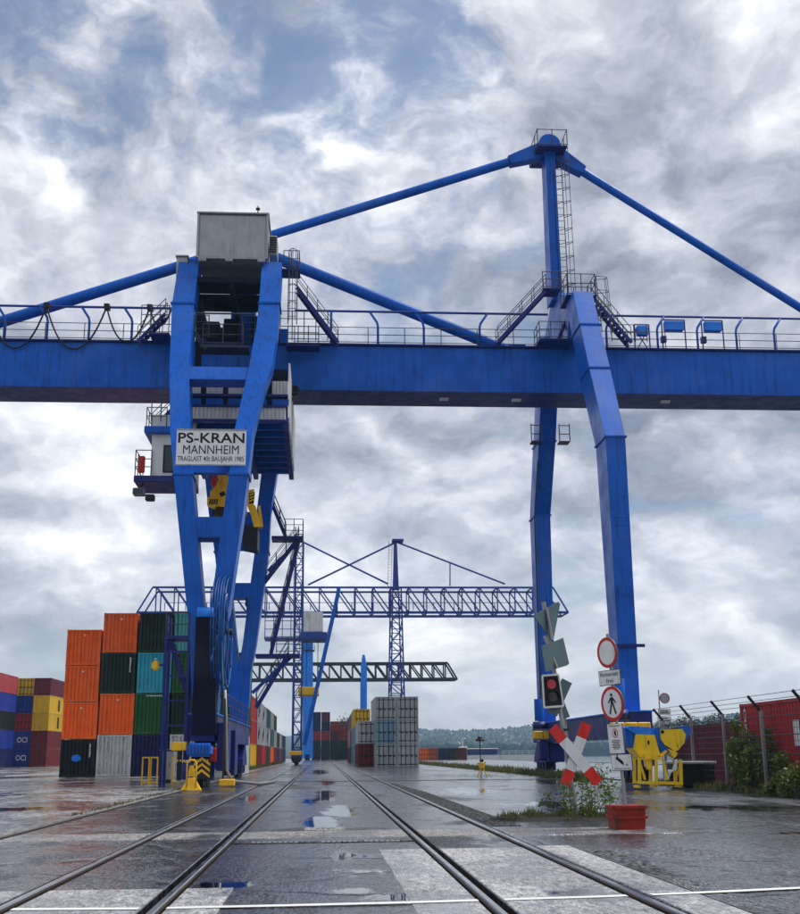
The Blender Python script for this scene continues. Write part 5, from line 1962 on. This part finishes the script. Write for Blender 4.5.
def plate_sign(parent, name, c, e, up, n_, w, h, face='sign_white', border=.012):
    q = lambda a, b, d=0: c + e * (a * w / 2) + up * (b * h / 2) + n_ * d
    pl_ = prism(name, parent, [q(-1, -1), q(1, -1), q(1, 1), q(-1, 1)], -n_ * .015, 'sign_back')
    solid('sign_border', pl_, [q(-1, -1, .002), q(1, -1, .002), q(1, 1, .002), q(-1, 1, .002)], [(0, 1, 2, 3)], 'ink', fix=False)
    a, b = 1 - 2 * border / w, 1 - 2 * border / h
    solid('sign_face', pl_, [q(-a, -b, .004), q(a, -b, .004), q(a, b, .004), q(-a, b, .004)], [(0, 1, 2, 3)], face, fix=False)
    return pl_


sb = onG(627, 829)
sp = thing('sign_post', 'leaning post with round no-entry and no-pedestrian signs in a red box', 'sign', tuple(sb))
Ys = sb.y
ptop, pbot = atY(607.5, 634, Ys + .04), V((sb.x + .02, Ys + .04, .05))
pipe('pole', sp, pbot, ptop, .032, 'galvanised', 12)
axis = (ptop - pbot).normalized()
ang = R(64)
e = V((math.cos(ang), -math.sin(ang), .0))
e = (e - axis * e.dot(axis)).normalized()
nn = axis.cross(e).normalized()
nn = nn if nn.y < 0 else -nn


def along(py_):
    z = atY(615, py_, Ys).z
    return pbot + (ptop - pbot) * ((z - pbot.z) / (ptop.z - pbot.z)) + nn * .06


s1, up1 = disc_sign(sp, 'round_sign', along(652.5), e, nn, .295, .062)
p1_ = plate_sign(sp, 'text_plate', along(677.5), e, axis, nn, .64, .29)
text('lettering', p1_, 'Werksverkehr', along(674), e, axis, .56, .085, 'ink', .008, .0)
text('lettering', p1_, 'frei', along(680.5), e, axis, .20, .09, 'ink', .008, .0)
c2_ = along(703.5)
s2, up2 = disc_sign(sp, 'round_sign', c2_, e, nn, .33, .062)
# walking figure on the second disc
fg = lambda a, b: c2_ + e * a + up2 * b + nn * .009
head = [fg(.0 + .032 * math.cos(t), .165 + .032 * math.sin(t)) for t in [2 * math.pi * j / 12 for j in range(12)]]
solid('pedestrian_symbol', s2, head, [tuple(range(12))], 'ink', fix=False)
v_ = [fg(-.035, .12), fg(.035, .12), fg(.04, .0), fg(-.035, .0),
      fg(-.035, .005), fg(.005, .005), fg(-.07, -.20), fg(-.11, -.19),
      fg(-.0, .005), fg(.04, .005), fg(.11, -.19), fg(.07, -.205),
      fg(-.035, .12), fg(-.035, .08), fg(-.10, .0), fg(-.115, .03),
      fg(.035, .12), fg(.035, .08), fg(.10, .0), fg(.12, .03)]
solid('pedestrian_symbol', s2, v_, [(0, 1, 2, 3), (4, 5, 6, 7), (8, 9, 10, 11), (12, 13, 14, 15), (16, 17, 18, 19)], 'ink', fix=False)
c3_ = along(738.5)
p3 = plate_sign(sp, 'notice_plate', c3_, e, axis, nn, .44, .56, border=.006)
text('lettering', p3, 'Hafengebiet', c3_ + axis * .235, e, axis, .32, .05, 'ink', .008, .0)
for rr, mt, d_ in ((.085, 'sign_red', .007), (.066, 'sign_white', .009)):
    solid('prohibition_symbol', p3, [c3_ + axis * .10 + nn * d_ + e * (rr * math.cos(t)) + axis * (rr * math.sin(t)) for t in [2 * math.pi * j / 24 for j in range(24)]], [tuple(range(24))], mt, fix=False)
cc_ = c3_ + axis * .10 + nn * .011
solid('prohibition_symbol', p3, [cc_ + e * .0 - axis * .05, cc_ + e * .035 - axis * .04, cc_ + e * .03 + axis * .045, cc_ - e * .005 + axis * .055, cc_ - e * .03 + axis * .0], [(0, 1, 2, 3, 4)], 'ink', fix=False)
for i in range(7):
    w = (.22, .26, .18, .25, .22, .24, .16)[i]
    q = c3_ - axis * (.035 + i * .026) + nn * .007
    solid('small_print', p3, [q - e * w / 2 - axis * .006, q + e * w / 2 - axis * .006, q + e * w / 2 + axis * .006, q - e * w / 2 + axis * .006], [(0, 1, 2, 3)], 'ink', fix=False)
c4 = along(762.5) + e * .10
p4 = plate_sign(sp, 'camera_plate', c4, e, axis, nn, .60, .31)
q4 = lambda a, b: c4 + e * a + axis * b + nn * .008
solid('camera_symbol', p4, [q4(-.16, .07), q4(-.13, .12), q4(.03, .03), q4(.0, -.03)], [(0, 1, 2, 3)], 'ink', fix=False)
solid('camera_symbol', p4, [q4(.02, .03), q4(.06, .0), q4(.05, -.06), q4(.0, -.02)], [(0, 1, 2, 3)], 'ink', fix=False)
solid('camera_symbol', p4, [q4(-.12, .10), q4(-.09, .10), q4(-.09, .15), q4(-.12, .15)], [(0, 1, 2, 3)], 'ink', fix=False)
text('lettering', p4, 'Videoüberwachung', c4 - axis * .115, e, axis, .46, .04, 'ink', .008, .0)
text('lettering', p4, '24', c4 + e * .14 - axis * .045, e, axis, .06, .04, 'ink', .008, .01)
# red box that holds the post
rb = thing('ballast_box', 'rusty red steel box that holds the sign post upright', 'box', tuple(sb))
bw = .30
body = loft('box_body', rb, [[V((sb.x + a * bw * .92, Ys + b * bw * .92, 0.0)) for a, b in ((-1, -1), (1, -1), (1, 1), (-1, 1))], [V((sb.x + a * bw, Ys + b * bw, .43)) for a, b in ((-1, -1), (1, -1), (1, 1), (-1, 1))]], 'rust_box')
for z in (.40, .22):
    for a, b, c_, d_ in ((-1, -1, 1, -1), (1, -1, 1, 1), (-1, 1, -1, -1)):
        bar('box_rib', rb, (sb.x + a * (bw + .012), Ys + b * (bw + .012), z), (sb.x + c_ * (bw + .012), Ys + d_ * (bw + .012), z), .035, .05, 'rust_box')

# second sign post, seen above the skips
b2 = onG(664, 777)
sp2 = thing('sign_post', 'thin post with a weathered round sign above two small text boards', 'sign', tuple(b2))
tp2 = atY(664.5, 690, b2.y)
pipe('pole', sp2, b2, V((b2.x, b2.y, tp2.z)), .035, 'galvanised', 10)
cS = atY(664.7, 698.3, b2.y - .06)
s3, _ = disc_sign(sp2, 'round_sign', cS, V((1, 0, 0)), V((0, -1, 0)), .30, .055, 'cladding_grey', 'sign_red')
for py_, w, h, tx in ((712, .72, .34, 'ZUFAHRT'), (719.5, .80, .30, 'GESPERRT')):
    cP = atY(664.5, py_, b2.y - .06)
    pp_ = plate_sign(sp2, 'text_plate', cP, V((1, 0, 0)), V((0, 0, 1)), V((0, -1, 0)), w, h)
    for i in range(2):
        box('text_bar', pp_, cP + V((-.3, -.016, -.09 + i * .12)), cP + V((.3 - .1 * i, -.008, -.04 + i * .12)), 'ink')

# ---------------------------------------------------------------- level crossing signal on a leaning pole
kb_ = onG(577, 819)
Yk = kb_.y
sg = thing('crossing_signal', 'leaning level crossing pole with red light, sign backs and a red-white cross', 'signal', tuple(kb_))
k1_ = atY(574, 800, Yk)
topk = atY(543.5, 602, Yk)
kb0 = V((kb_.x, Yk, 0))
pipe('pole', sg, kb0, topk, .05, 'galvanised', 12)
pipe('pole', sg, kb0 + V((-.06, .02, 0)), kb0.lerp(topk, .55) + V((.08, .05, 0)), .055, 'wood_pole', 10)
ax = (topk - kb0).normalized()


def sheet(name, pts, Y, slope, mat, th=.02):
    """sign plate from its corner pixels on a plane turned about the vertical by `slope` (dy/dx)"""
    cx_ = sum(p[0] for p in pts) / len(pts)
    out_ = []
    c0 = atY(cx_, pts[0][1], Y).x
    for px, py_ in pts:
        yy = Y
        for _ in range(8):
            q = atY(px, py_, yy)
            yy = Y + (q.x - c0) * slope
        out_.append(q)
    n_ = V((-slope, 1, 0)).normalized()
    return prism(name, sg, out_, -n_ * th, mat)


tri = sheet('yield_sign_back', [(534, 617.5), (535.5, 614), (557.5, 602), (559.5, 604), (552.8, 640), (551, 640)], Yk - .10, .9, 'sign_back')
sqr = sheet('square_sign_back', [(541, 646.5), (562.5, 638), (568.5, 663.5), (566.5, 665.5), (545, 672)], Yk - .10, .9, 'sign_back')
for (a, b) in (((549.3, 622), (546, 640)), ((547, 650), (551, 668))):
    pipe('clamp_tube', sg, atY(a[0] - 3, a[1] - 14, Yk - .19), atY(b[0] + 6, b[1], Yk - .19), .035, 'galvanised', 8)
# signal head
hc = atY(552, 691, Yk - .16)
e_ = V((1, 0, .07)).normalized()
u_ = V((-.07, 0, 1)).normalized()


def hd(a, b, y):
    return V((hc.x, Yk - .16 + y, hc.z)) + e_ * a + u_ * b


hw, hh = .215, .345
head_ = prism('signal_head', sg, [hd(-hw, -hh, 0), hd(hw, -hh, 0), hd(hw * .84, hh, 0), hd(-hw * .84, hh, 0)], (0, .22, 0), 'black')
fr_ = [(-hw, -hh), (hw, -hh), (hw * .84, hh), (-hw * .84, hh)]
for (a, b), (c_, d_) in zip(fr_, fr_[1:] + fr_[:1]):
    bar('backboard_edge', head_, hd(a, b, -.01), hd(c_, d_, -.01), .035, .045, 'sign_white')
for b, mt in ((.15, 'lens_red'), (-.13, 'lens_dark')):
    ln = pipe('lens', head_, hd(0, b, -.03), hd(0, b, .02), .105, mt, 24)
    pts = [hd(.125 * math.cos(t), b + .125 * math.sin(t), -.015) for t in [math.pi * (-.1 + 1.2 * j / 14) for j in range(15)]]
    v_, f_ = [], []
    for j, p in enumerate(pts):
        v_ += [p, p + V((0, -.16, .0))]
    for j in range(14):
        f_.append((2 * j, 2 * j + 1, 2 * j + 3, 2 * j + 2))
    solid('visor', head_, v_, f_, 'black', fix=False)
bar('side_panel', sg, atY(567, 681, Yk - .05), atY(552, 714, Yk - .05), .05, .24, 'sign_back')
bar('side_panel', sg, atY(557, 692, Yk + .02), atY(567, 718, Yk + .02), .06, .13, 'sign_back')


# cross
def arm(pa_, pb_, y, wpx):
    a, b = atY(*pa_, y), atY(*pb_, y)
    d = (b - a)
    n_ = V((-d.z, 0, d.x)).normalized() * (wpx / 2)
    f = .235
    cuts = [a, a.lerp(b, f), a.lerp(b, 1 - f), b]
    par = prism('cross_arm', sg, [a + n_, a - n_, b - n_, b + n_], (0, .02, 0), 'sign_back')
    for i, mt in enumerate(('sign_cross_red', 'sign_white', 'sign_cross_red')):
        p, q = cuts[i], cuts[i + 1]
        o = V((0, -.003, 0))
        prism('arm_face', par, [p + n_ + o, p - n_ + o, q - n_ + o, q + n_ + o], (0, -.004, 0), mt)


arm((552.5, 727.5), (598.5, 783), Yk - .22, .235)
arm((586.5, 723.5), (565, 785), Yk - .17, .235)
for a in (.25, .4):
    q = kb0.lerp(topk, a)
    bar('bracket', sg, q, V((q.x + .08, Yk - .16, q.z)), .05, .05, 'steel_dark')

# ---------------------------------------------------------------- yellow tripod, posts and cabinets
q = onG(482, 777)
tpd = thing('warning_stand', 'small yellow warning stand with splayed legs on the empty apron', 'stand', tuple(q))
for dx, dy in ((-.30, -.1), (.32, -.1), (.0, .35)):
    bar('leg', tpd, (q.x + dx, q.y + dy, 0), (q.x, q.y, .64), .055, .055, 'yellow')
rbox('body', tpd, (q.x - .16, q.y - .12, .48), (q.x + .16, q.y + .12, .86), 'yellow', .05)
rbox('lamp', tpd, (q.x - .12, q.y - .1, .87), (q.x + .12, q.y + .1, 1.06), 'black', .05)
bar('handle', tpd, (q.x - .28, q.y, .80), (q.x + .26, q.y, .84), .05, .05, 'black')

for i, (px, lab) in enumerate(((145, 'left'), (153.5, 'middle'), (175, 'right'))):
    q = onG(px, 783.5)
    fr = thing('protection_frame', 'yellow steel guard frame, %s of three beside the white cabinet' % lab, 'guard', tuple(q), group='yellow guard frames by the crane')
    for s in (-.17, .17):
        box('post', fr, (q.x + s - .035, q.y - .05, 0), (q.x + s + .035, q.y + .05, 1.28), 'yellow')
    box('top_bar', fr, (q.x - .205, q.y - .05, 1.281), (q.x + .205, q.y + .05, 1.36), 'yellow')
    box('base_bar', fr, (q.x - .135, q.y - .05, .04), (q.x + .135, q.y + .05, .10), 'yellow')
q = onG(165, 783)
cbn = thing('power_cabinet', 'pale grey power cabinet between the yellow guard frames', 'cabinet', tuple(q))
cw0, cw1 = atY(160, 760, q.y).x, atY(171.5, 760, q.y).x
bd_ = rbox('cabinet_body', cbn, (cw0, q.y, .16), (cw1, q.y + .5, 1.68), 'cladding_grey', .02)
rbox('plinth', cbn, (cw0 + .03, q.y + .03, 0), (cw1 - .03, q.y + .45, .158), 'black', .01)
rbox('cabinet_roof', cbn, (cw0 - .05, q.y - .05, 1.683), (cw1 + .05, q.y + .55, 1.74), 'galvanised', .01)
box('cabinet_door', bd_, (cw0 + .04, q.y - .012, .22), (cw1 - .04, q.y - .001, 1.62), 'cladding_grey')
box('door_handle', bd_, (cw1 - .12, q.y - .04, .85), (cw1 - .09, q.y - .013, 1.05), 'black')
q = onG(191, 790)
bl = thing('rail_stop', 'yellow rail stop with an upright loop in front of the left crane leg', 'rail stop', tuple(q))
loft('wedge', bl, [[V((q.x + a * .42, q.y + b * .25, 0)) for a, b in ((-1, -1), (1, -1), (1, 1), (-1, 1))], [V((q.x + a * .12, q.y + b * .12, .5)) for a, b in ((-1, -1), (1, -1), (1, 1), (-1, 1))]], 'yellow')
tube('loop', bl, [V((q.x - .17, q.y - .2, .05)), V((q.x - .17, q.y - .2, 1.1)), V((q.x - .08, q.y - .2, 1.22)), V((q.x + .12, q.y - .2, 1.22)), V((q.x + .21, q.y - .2, 1.1)), V((q.x + .21, q.y - .2, .05))], .035, 'yellow', 8)
prism('sign_plate', bl, [V((q.x - .14, q.y - .19, .55)), V((q.x + .18, q.y - .19, .55)), V((q.x + .10, q.y - .19, 1.0)), V((q.x - .06, q.y - .19, 1.0))], (0, .03, 0), 'yellow')

# lamp post by the river and boats
q = V((atY(480.5, 760, 112).x, 112, 0))
lp = thing('quay_lamp', 'dark lamp with a broad round hood by the river', 'lamp', tuple(q))
pipe('pole', lp, q, (q.x, q.y, 2.6), .05, 'steel_dark', 8)
pipe('hood', lp, (q.x, q.y, 2.5), (q.x, q.y, 2.72), .42, 'black', 16)
pipe('hood_top', lp, (q.x, q.y, 2.72), (q.x, q.y, 2.92), .22, 'black', 16)


def boat(label, pxa, pxb, Y, py_bot, py_top, cabin):
    a, b = atY(pxa, 755, Y), atY(pxb, 755, Y)
    t = thing('river_boat', label, 'boat', ((a.x + b.x) / 2, Y, -2.6))
    zt_ = atY(470, py_top, Y).z
    x0_, x1_ = a.x, b.x
    hullz = .9
    v_ = [V((x0_ - .6, Y, -2.9)), V((x1_ - .5, Y - 2.4, -2.9)), V((x1_ - .5, Y + 2.4, -2.9)), V((x0_ + 1.5, Y + 2.4, -2.9))]
    loft('hull', t, [[V((x0_ + .8, Y - 2, -2.95)), V((x1_, Y - 2, -2.95)), V((x1_, Y + 2, -2.95)), V((x0_ + .8, Y + 2, -2.95))], [V((x0_, Y - 2.6, hullz)), V((x1_ + .3, Y - 2.6, hullz)), V((x1_ + .3, Y + 2.6, hullz)), V((x0_, Y + 2.6, hullz))]], 'white_paint')
    if cabin:
        cbx_ = rbox('deck_house', t, (x0_ + 2.2, Y - 2.3, hullz), (x1_ - .3, Y + 2.3, zt_ - .25), 'crane_blue_dark', .05)
        rbox('roof', t, (x0_ + 1.8, Y - 2.6, zt_ - .24), (x1_, Y + 2.6, zt_), 'white_paint', .05)
        rbox('wheelhouse', t, (x0_ + .1, Y - 1.8, hullz), (x0_ + 2.1, Y + 1.8, zt_ + .5), 'white_paint', .08)
        pipe('mast', t, (x0_ + 1, Y, zt_ + .5), (x0_ + 1, Y, zt_ + 2), .08, 'white_paint', 8)
        n = 9
        for i in range(n):
            xx = x0_ + 2.5 + (x1_ - x0_ - 3.2) * i / n
            box('window', cbx_, (xx, Y - 2.34, hullz + .8), (xx + (x1_ - x0_ - 3.2) / n - .25, Y - 2.305, zt_ - .5), 'window_glass')
    else:
        railing(t, [(x0_ + .3, Y - 2.5, hullz), (x1_, Y - 2.5, hullz)], 1.0, 1.6, (1.0, .5), .05, 'white_paint')


boat('white passenger boat with dark window band moored by the quay', 459, 497, 325, 757, 748.5, True)
boat('long low white barge moored right of the passenger boat', 500, 560, 300, 757, 753, False)

# ---------------------------------------------------------------- plants
def leaf_cloud(n, fn, size, rnd, tilt=1.0):
    v_, f_ = [], []
    for _ in range(n):
        c = fn()
        s = size * rnd.uniform(.55, 1.35)
        a = V((rnd.gauss(0, 1), rnd.gauss(0, 1), rnd.gauss(0, .6))).normalized()
        b = a.cross(V((rnd.gauss(0, 1), rnd.gauss(0, 1), rnd.gauss(0, 1)))).normalized()
        o = len(v_)
        v_ += [c - a * s, c + b * s * .55, c + a * s, c - b * s * .55]
        f_.append((o, o + 1, o + 2, o + 3))
    return v_, f_


def bush(label, base, lumps, n, size, seed, mat='leaf', name='bush'):
    rnd = random.Random(seed)
    t = thing(name, label, 'bush', tuple(base))
    for i in range(7):
        l = lumps[i % len(lumps)]
        tip = V((l[0] + rnd.uniform(-.2, .2), l[1], l[2]))
        mid = V(base).lerp(tip, .5) + V((rnd.uniform(-.15, .15), rnd.uniform(-.1, .1), 0))
        tube('stem', t, [V(base) + V((rnd.uniform(-.3, .3), 0, -.05)), mid, tip], .016, 'bark', 5)
    wts = [l[3] ** 2 for l in lumps]

    def fn():
        l = rnd.choices(lumps, wts)[0]
        d = V((rnd.gauss(0, 1), rnd.gauss(0, 1), rnd.gauss(0, 1))).normalized() * (l[3] * rnd.random() ** .45)
        return V((l[0] + d.x, l[1] + d.y * .8, max(.05, l[2] + d.z * 1.1)))
    v_, f_ = leaf_cloud(n, fn, size, rnd)
    solid('foliage', t, v_, f_, mat, fix=False)
    v_, f_ = leaf_cloud(n // 7, fn, size, rnd)
    solid('foliage', t, v_, f_, 'leaf_autumn', fix=False)
    return t


def bl_(px, py_, Y, r):
    p = atY(px, py_, Y)
    return (p.x, Y, p.z, r)


bush('tall leafy bush growing through the fence before the red container', (14.75, 42.0, 0),
     [bl_(737, 728, 42.2, .30), bl_(735, 750, 42.4, .42), bl_(748, 742, 41.8, .45), bl_(742, 768, 41.8, .62), bl_(757, 760, 41, .62), bl_(752, 780, 41, .55), bl_(768, 748, 40.2, .38), bl_(768, 732, 40.2, .24), bl_(770, 770, 40, .60), bl_(785, 786, 38, .5)], 3400, .075, 5)
bush('low bush at the foot of the fence by the right picture edge', (14.6, 35.2, 0),
     [bl_(783, 765, 37.5, .40), bl_(790, 785, 36.5, .50), bl_(797, 776, 35.5, .4), bl_(772, 790, 38, .35)], 1200, .07, 9)
bush('bushy hedge tree behind the far end of the fence', (31, 96, 0),
     [(28.5, 97, 2.6, 1.3), (30.5, 97, 2.9, 1.4), (33, 97, 2.9, 1.5), (35.5, 97, 3.1, 1.4), (31, 97, 1.4, 1.6), (34, 97, 1.4, 1.6), (37, 97, 2.9, 1.3)], 15000, .09, 12, 'far_leaf')

# tree at the end of the tracks
q = V((6.2, 290, 0))
tree = thing('tree', 'dark bare-topped tree beyond the containers at the end of the tracks', 'tree', (7.2, 300, 0))
rnd = random.Random(4)
tips = []
tube('trunk', tree, [V((7.2, 300, -.1)), V((7.1, 300, 3.5)), V((7.3, 300, 6.5))], .22, 'bark', 8)
for i in range(12):
    a = rnd.uniform(0, 6.28)
    tip = V((7.2 + math.cos(a) * rnd.uniform(1, 3), 300 + math.sin(a) * 2, rnd.uniform(7, 11)))
    tips.append(tip)
    tube('branch', tree, [V((7.2, 300, rnd.uniform(3.5, 6))), tip.lerp(V((7.2, 300, 6)), .4), tip], .06, 'bark', 5)
v_, f_ = leaf_cloud(900, lambda: rnd.choice(tips) + V((rnd.gauss(0, .7), rnd.gauss(0, .7), rnd.gauss(0, .6))), .22, rnd)
solid('crown', tree, v_, f_, 'far_leaf', fix=False)


def grass(name, label, n, place, hmin, hmax, mat, seed, wid=.012):
    rnd = random.Random(seed)
    v_, f_ = [], []
    for _ in range(n):
        p = place(rnd)
        h = rnd.uniform(hmin, hmax) * (p[2] if len(p) > 2 else 1)
        a = rnd.uniform(0, 6.283)
        d = V((math.cos(a), math.sin(a), 0)) * wid * rnd.uniform(.7, 1.6)
        lean = V((rnd.gauss(0, .22), rnd.gauss(0, .22), 0)) * h
        b = V((p[0], p[1], -.01))
        o = len(v_)
        v_ += [b - d, b + d, b + d * .7 + lean * .4 + V((0, 0, h * .6)), b - d * .7 + lean * .4 + V((0, 0, h * .6)), b + lean + V((0, 0, h))]
        f_ += [(o, o + 1, o + 2, o + 3), (o + 3, o + 2, o + 4)]
    ob = solid(name, None, v_, f_, mat, fix=False)
    return tag(ob, label, 'grass', kind='stuff')


def strip(x0_, x1_, y0_, y1_):
    cl = [(random.uniform(y0_, y1_), random.uniform(.2, 1.2)) for _ in range(90)]

    def f(r):
        y = y0_ + (y1_ - y0_) * r.random() ** 1.3
        k_ = .45 + .55 * abs(math.sin(y * .9) * math.sin(y * .37 + 1)) + (.3 if r.random() < .05 else 0)
        return (r.uniform(x0_, x1_), y, k_)
    return f


grass('weeds', 'strip of tall weeds along the quay edge under the right crane legs', 9000, strip(13.3, 14.85, 62, 210), .18, .62, 'grass', 1, .035)
grass('weeds', 'line of weeds along the foot of the left container row', 5000, strip(-7.5, -6.9, 88, 215), .1, .5, 'grass', 2, .03)
grass('weeds', 'scattered weeds along the left crane rail', 900, strip(-6.15, -5.85, 30, 62), .03, .16, 'grass', 3, .012)
grass('weeds', 'weeds at the foot of the fence', 2500, strip(14.55, 15.2, 32, 52), .08, .45, 'grass', 6, .018)

# weedy dirt mound at the crossing signal
mx, my = kb_.x - .25, Yk + .15
mp = thing('verge', 'dark weedy dirt patch around the crossing pole', 'dirt', (mx, my, 0), kind='structure')
rnd = random.Random(8)
v_, f_ = [(mx, my, .09)], []
for j in range(28):
    a = 2 * math.pi * j / 28
    v_.append((mx + math.cos(a) * 1.55 * rnd.uniform(.85, 1.1), my + math.sin(a) * .85 * rnd.uniform(.85, 1.1), .055))
for j in range(28):
    v_.append((v_[1 + j][0] * 1.0 + (v_[1 + j][0] - mx) * .12, v_[1 + j][1] + (v_[1 + j][1] - my) * .12, .002))
for j in range(28):
    k = (j + 1) % 28
    f_ += [(0, 1 + j, 1 + k), (1 + j, 29 + j, 29 + k, 1 + k)]
solid('dirt', mp, v_, f_, 'soil')


def around(r):
    a, d = r.uniform(0, 6.283), r.random() ** .6
    x = mx + math.cos(a) * d * 1.65
    return (x, my + math.sin(a) * d * .9, (1.15 - .6 * d) * (.35 + .65 * abs(math.sin(x * 5.1) * math.sin(x * 2.3 + 1))) * (1.5 if r.random() < .08 else 1))


grass('weeds', 'clump of grass and weeds round the foot of the crossing pole', 2600, around, .08, .42, 'grass', 11, .010)
for i, (dx, dy, h) in enumerate(((-.30, .1, .95), (-.15, -.2, .75), (.30, -.1, .85), (.42, .2, 1.05), (.22, -.35, .6), (-.65, .0, .6), (.66, .1, 1.1), (.12, .3, .9), (.60, -.3, .7), (.80, .1, .8))):
    rnd = random.Random(30 + i)
    wd_ = thing('weed_plant', 'tall stalky weed at the crossing pole, number %s of the clump' % i, 'weed', (kb_.x + dx, Yk + dy, .05), group='tall weeds round the crossing pole')
    wd_['label'] = 'tall stalky weed growing round the foot of the crossing pole'
    b = V((kb_.x + dx, Yk + dy, .03))
    tip = b + V((rnd.uniform(-.15, .2), rnd.uniform(-.1, .1), h))
    tube('stalk', wd_, [b, b.lerp(tip, .5) + V((.03, 0, 0)), tip], .008, 'grass', 5)
    v_, f_ = leaf_cloud(130, lambda: b.lerp(tip, rnd.uniform(.05, 1)) + V((rnd.gauss(0, .10), rnd.gauss(0, .10), rnd.gauss(0, .04))), .04, rnd)
    solid('leaves', wd_, v_, f_, 'leaf', fix=False)

# gravel beside the slabs on the right and along the track
gs = solid('gravel_strip', None, [(XR2 + .63, 4, .005), (XR2 + 1.15, 4, .005), (XR2 + .98, 12, .005), (XR2 + 1.05, 17.5, .005), (XR2 + .63, 17.5, .005)], [(0, 1, 2, 3, 4)], 'gravel')
tag(gs, 'strip of loose dark gravel beside the crossing slabs', 'gravel', kind='structure')
gs = solid('gravel_strip', None, [(XR2 + .12, 23.5, .005), (XR2 + .75, 23.5, .005), (XR2 + .7, 45, .005), (XR2 + .3, 60, .005), (XR2 + .12, 60, .005)], [(0, 1, 2, 3, 4)], 'ballast')
tag(gs, 'dark dirt strip along the right track behind the crossing', 'gravel', kind='structure')

# ---------------------------------------------------------------- air
def haze():
    m = bpy.data.materials.new('haze')
    m.use_nodes = True
    t = m.node_tree
    t.nodes.clear()
    pvn = N(t, 'ShaderNodeVolumePrincipled')
    pvn.inputs['Color'].default_value = (0.42, 0.72, 1.0, 1)
    pvn.inputs['Density'].default_value = 0.00021
    pvn.inputs['Anisotropy'].default_value = 0.2
    o_ = N(t, 'ShaderNodeOutputMaterial')
    L(t, pvn.outputs[0], o_.inputs['Volume'])
    MATS['haze'] = m
    b = solid('haze', None, *box_geo((-2600, -80, -6), (2600, 2320, 130)), 'haze', fix=False)
    tag(b, 'thin pale haze filling the air over the port', 'haze', kind='stuff')


haze()
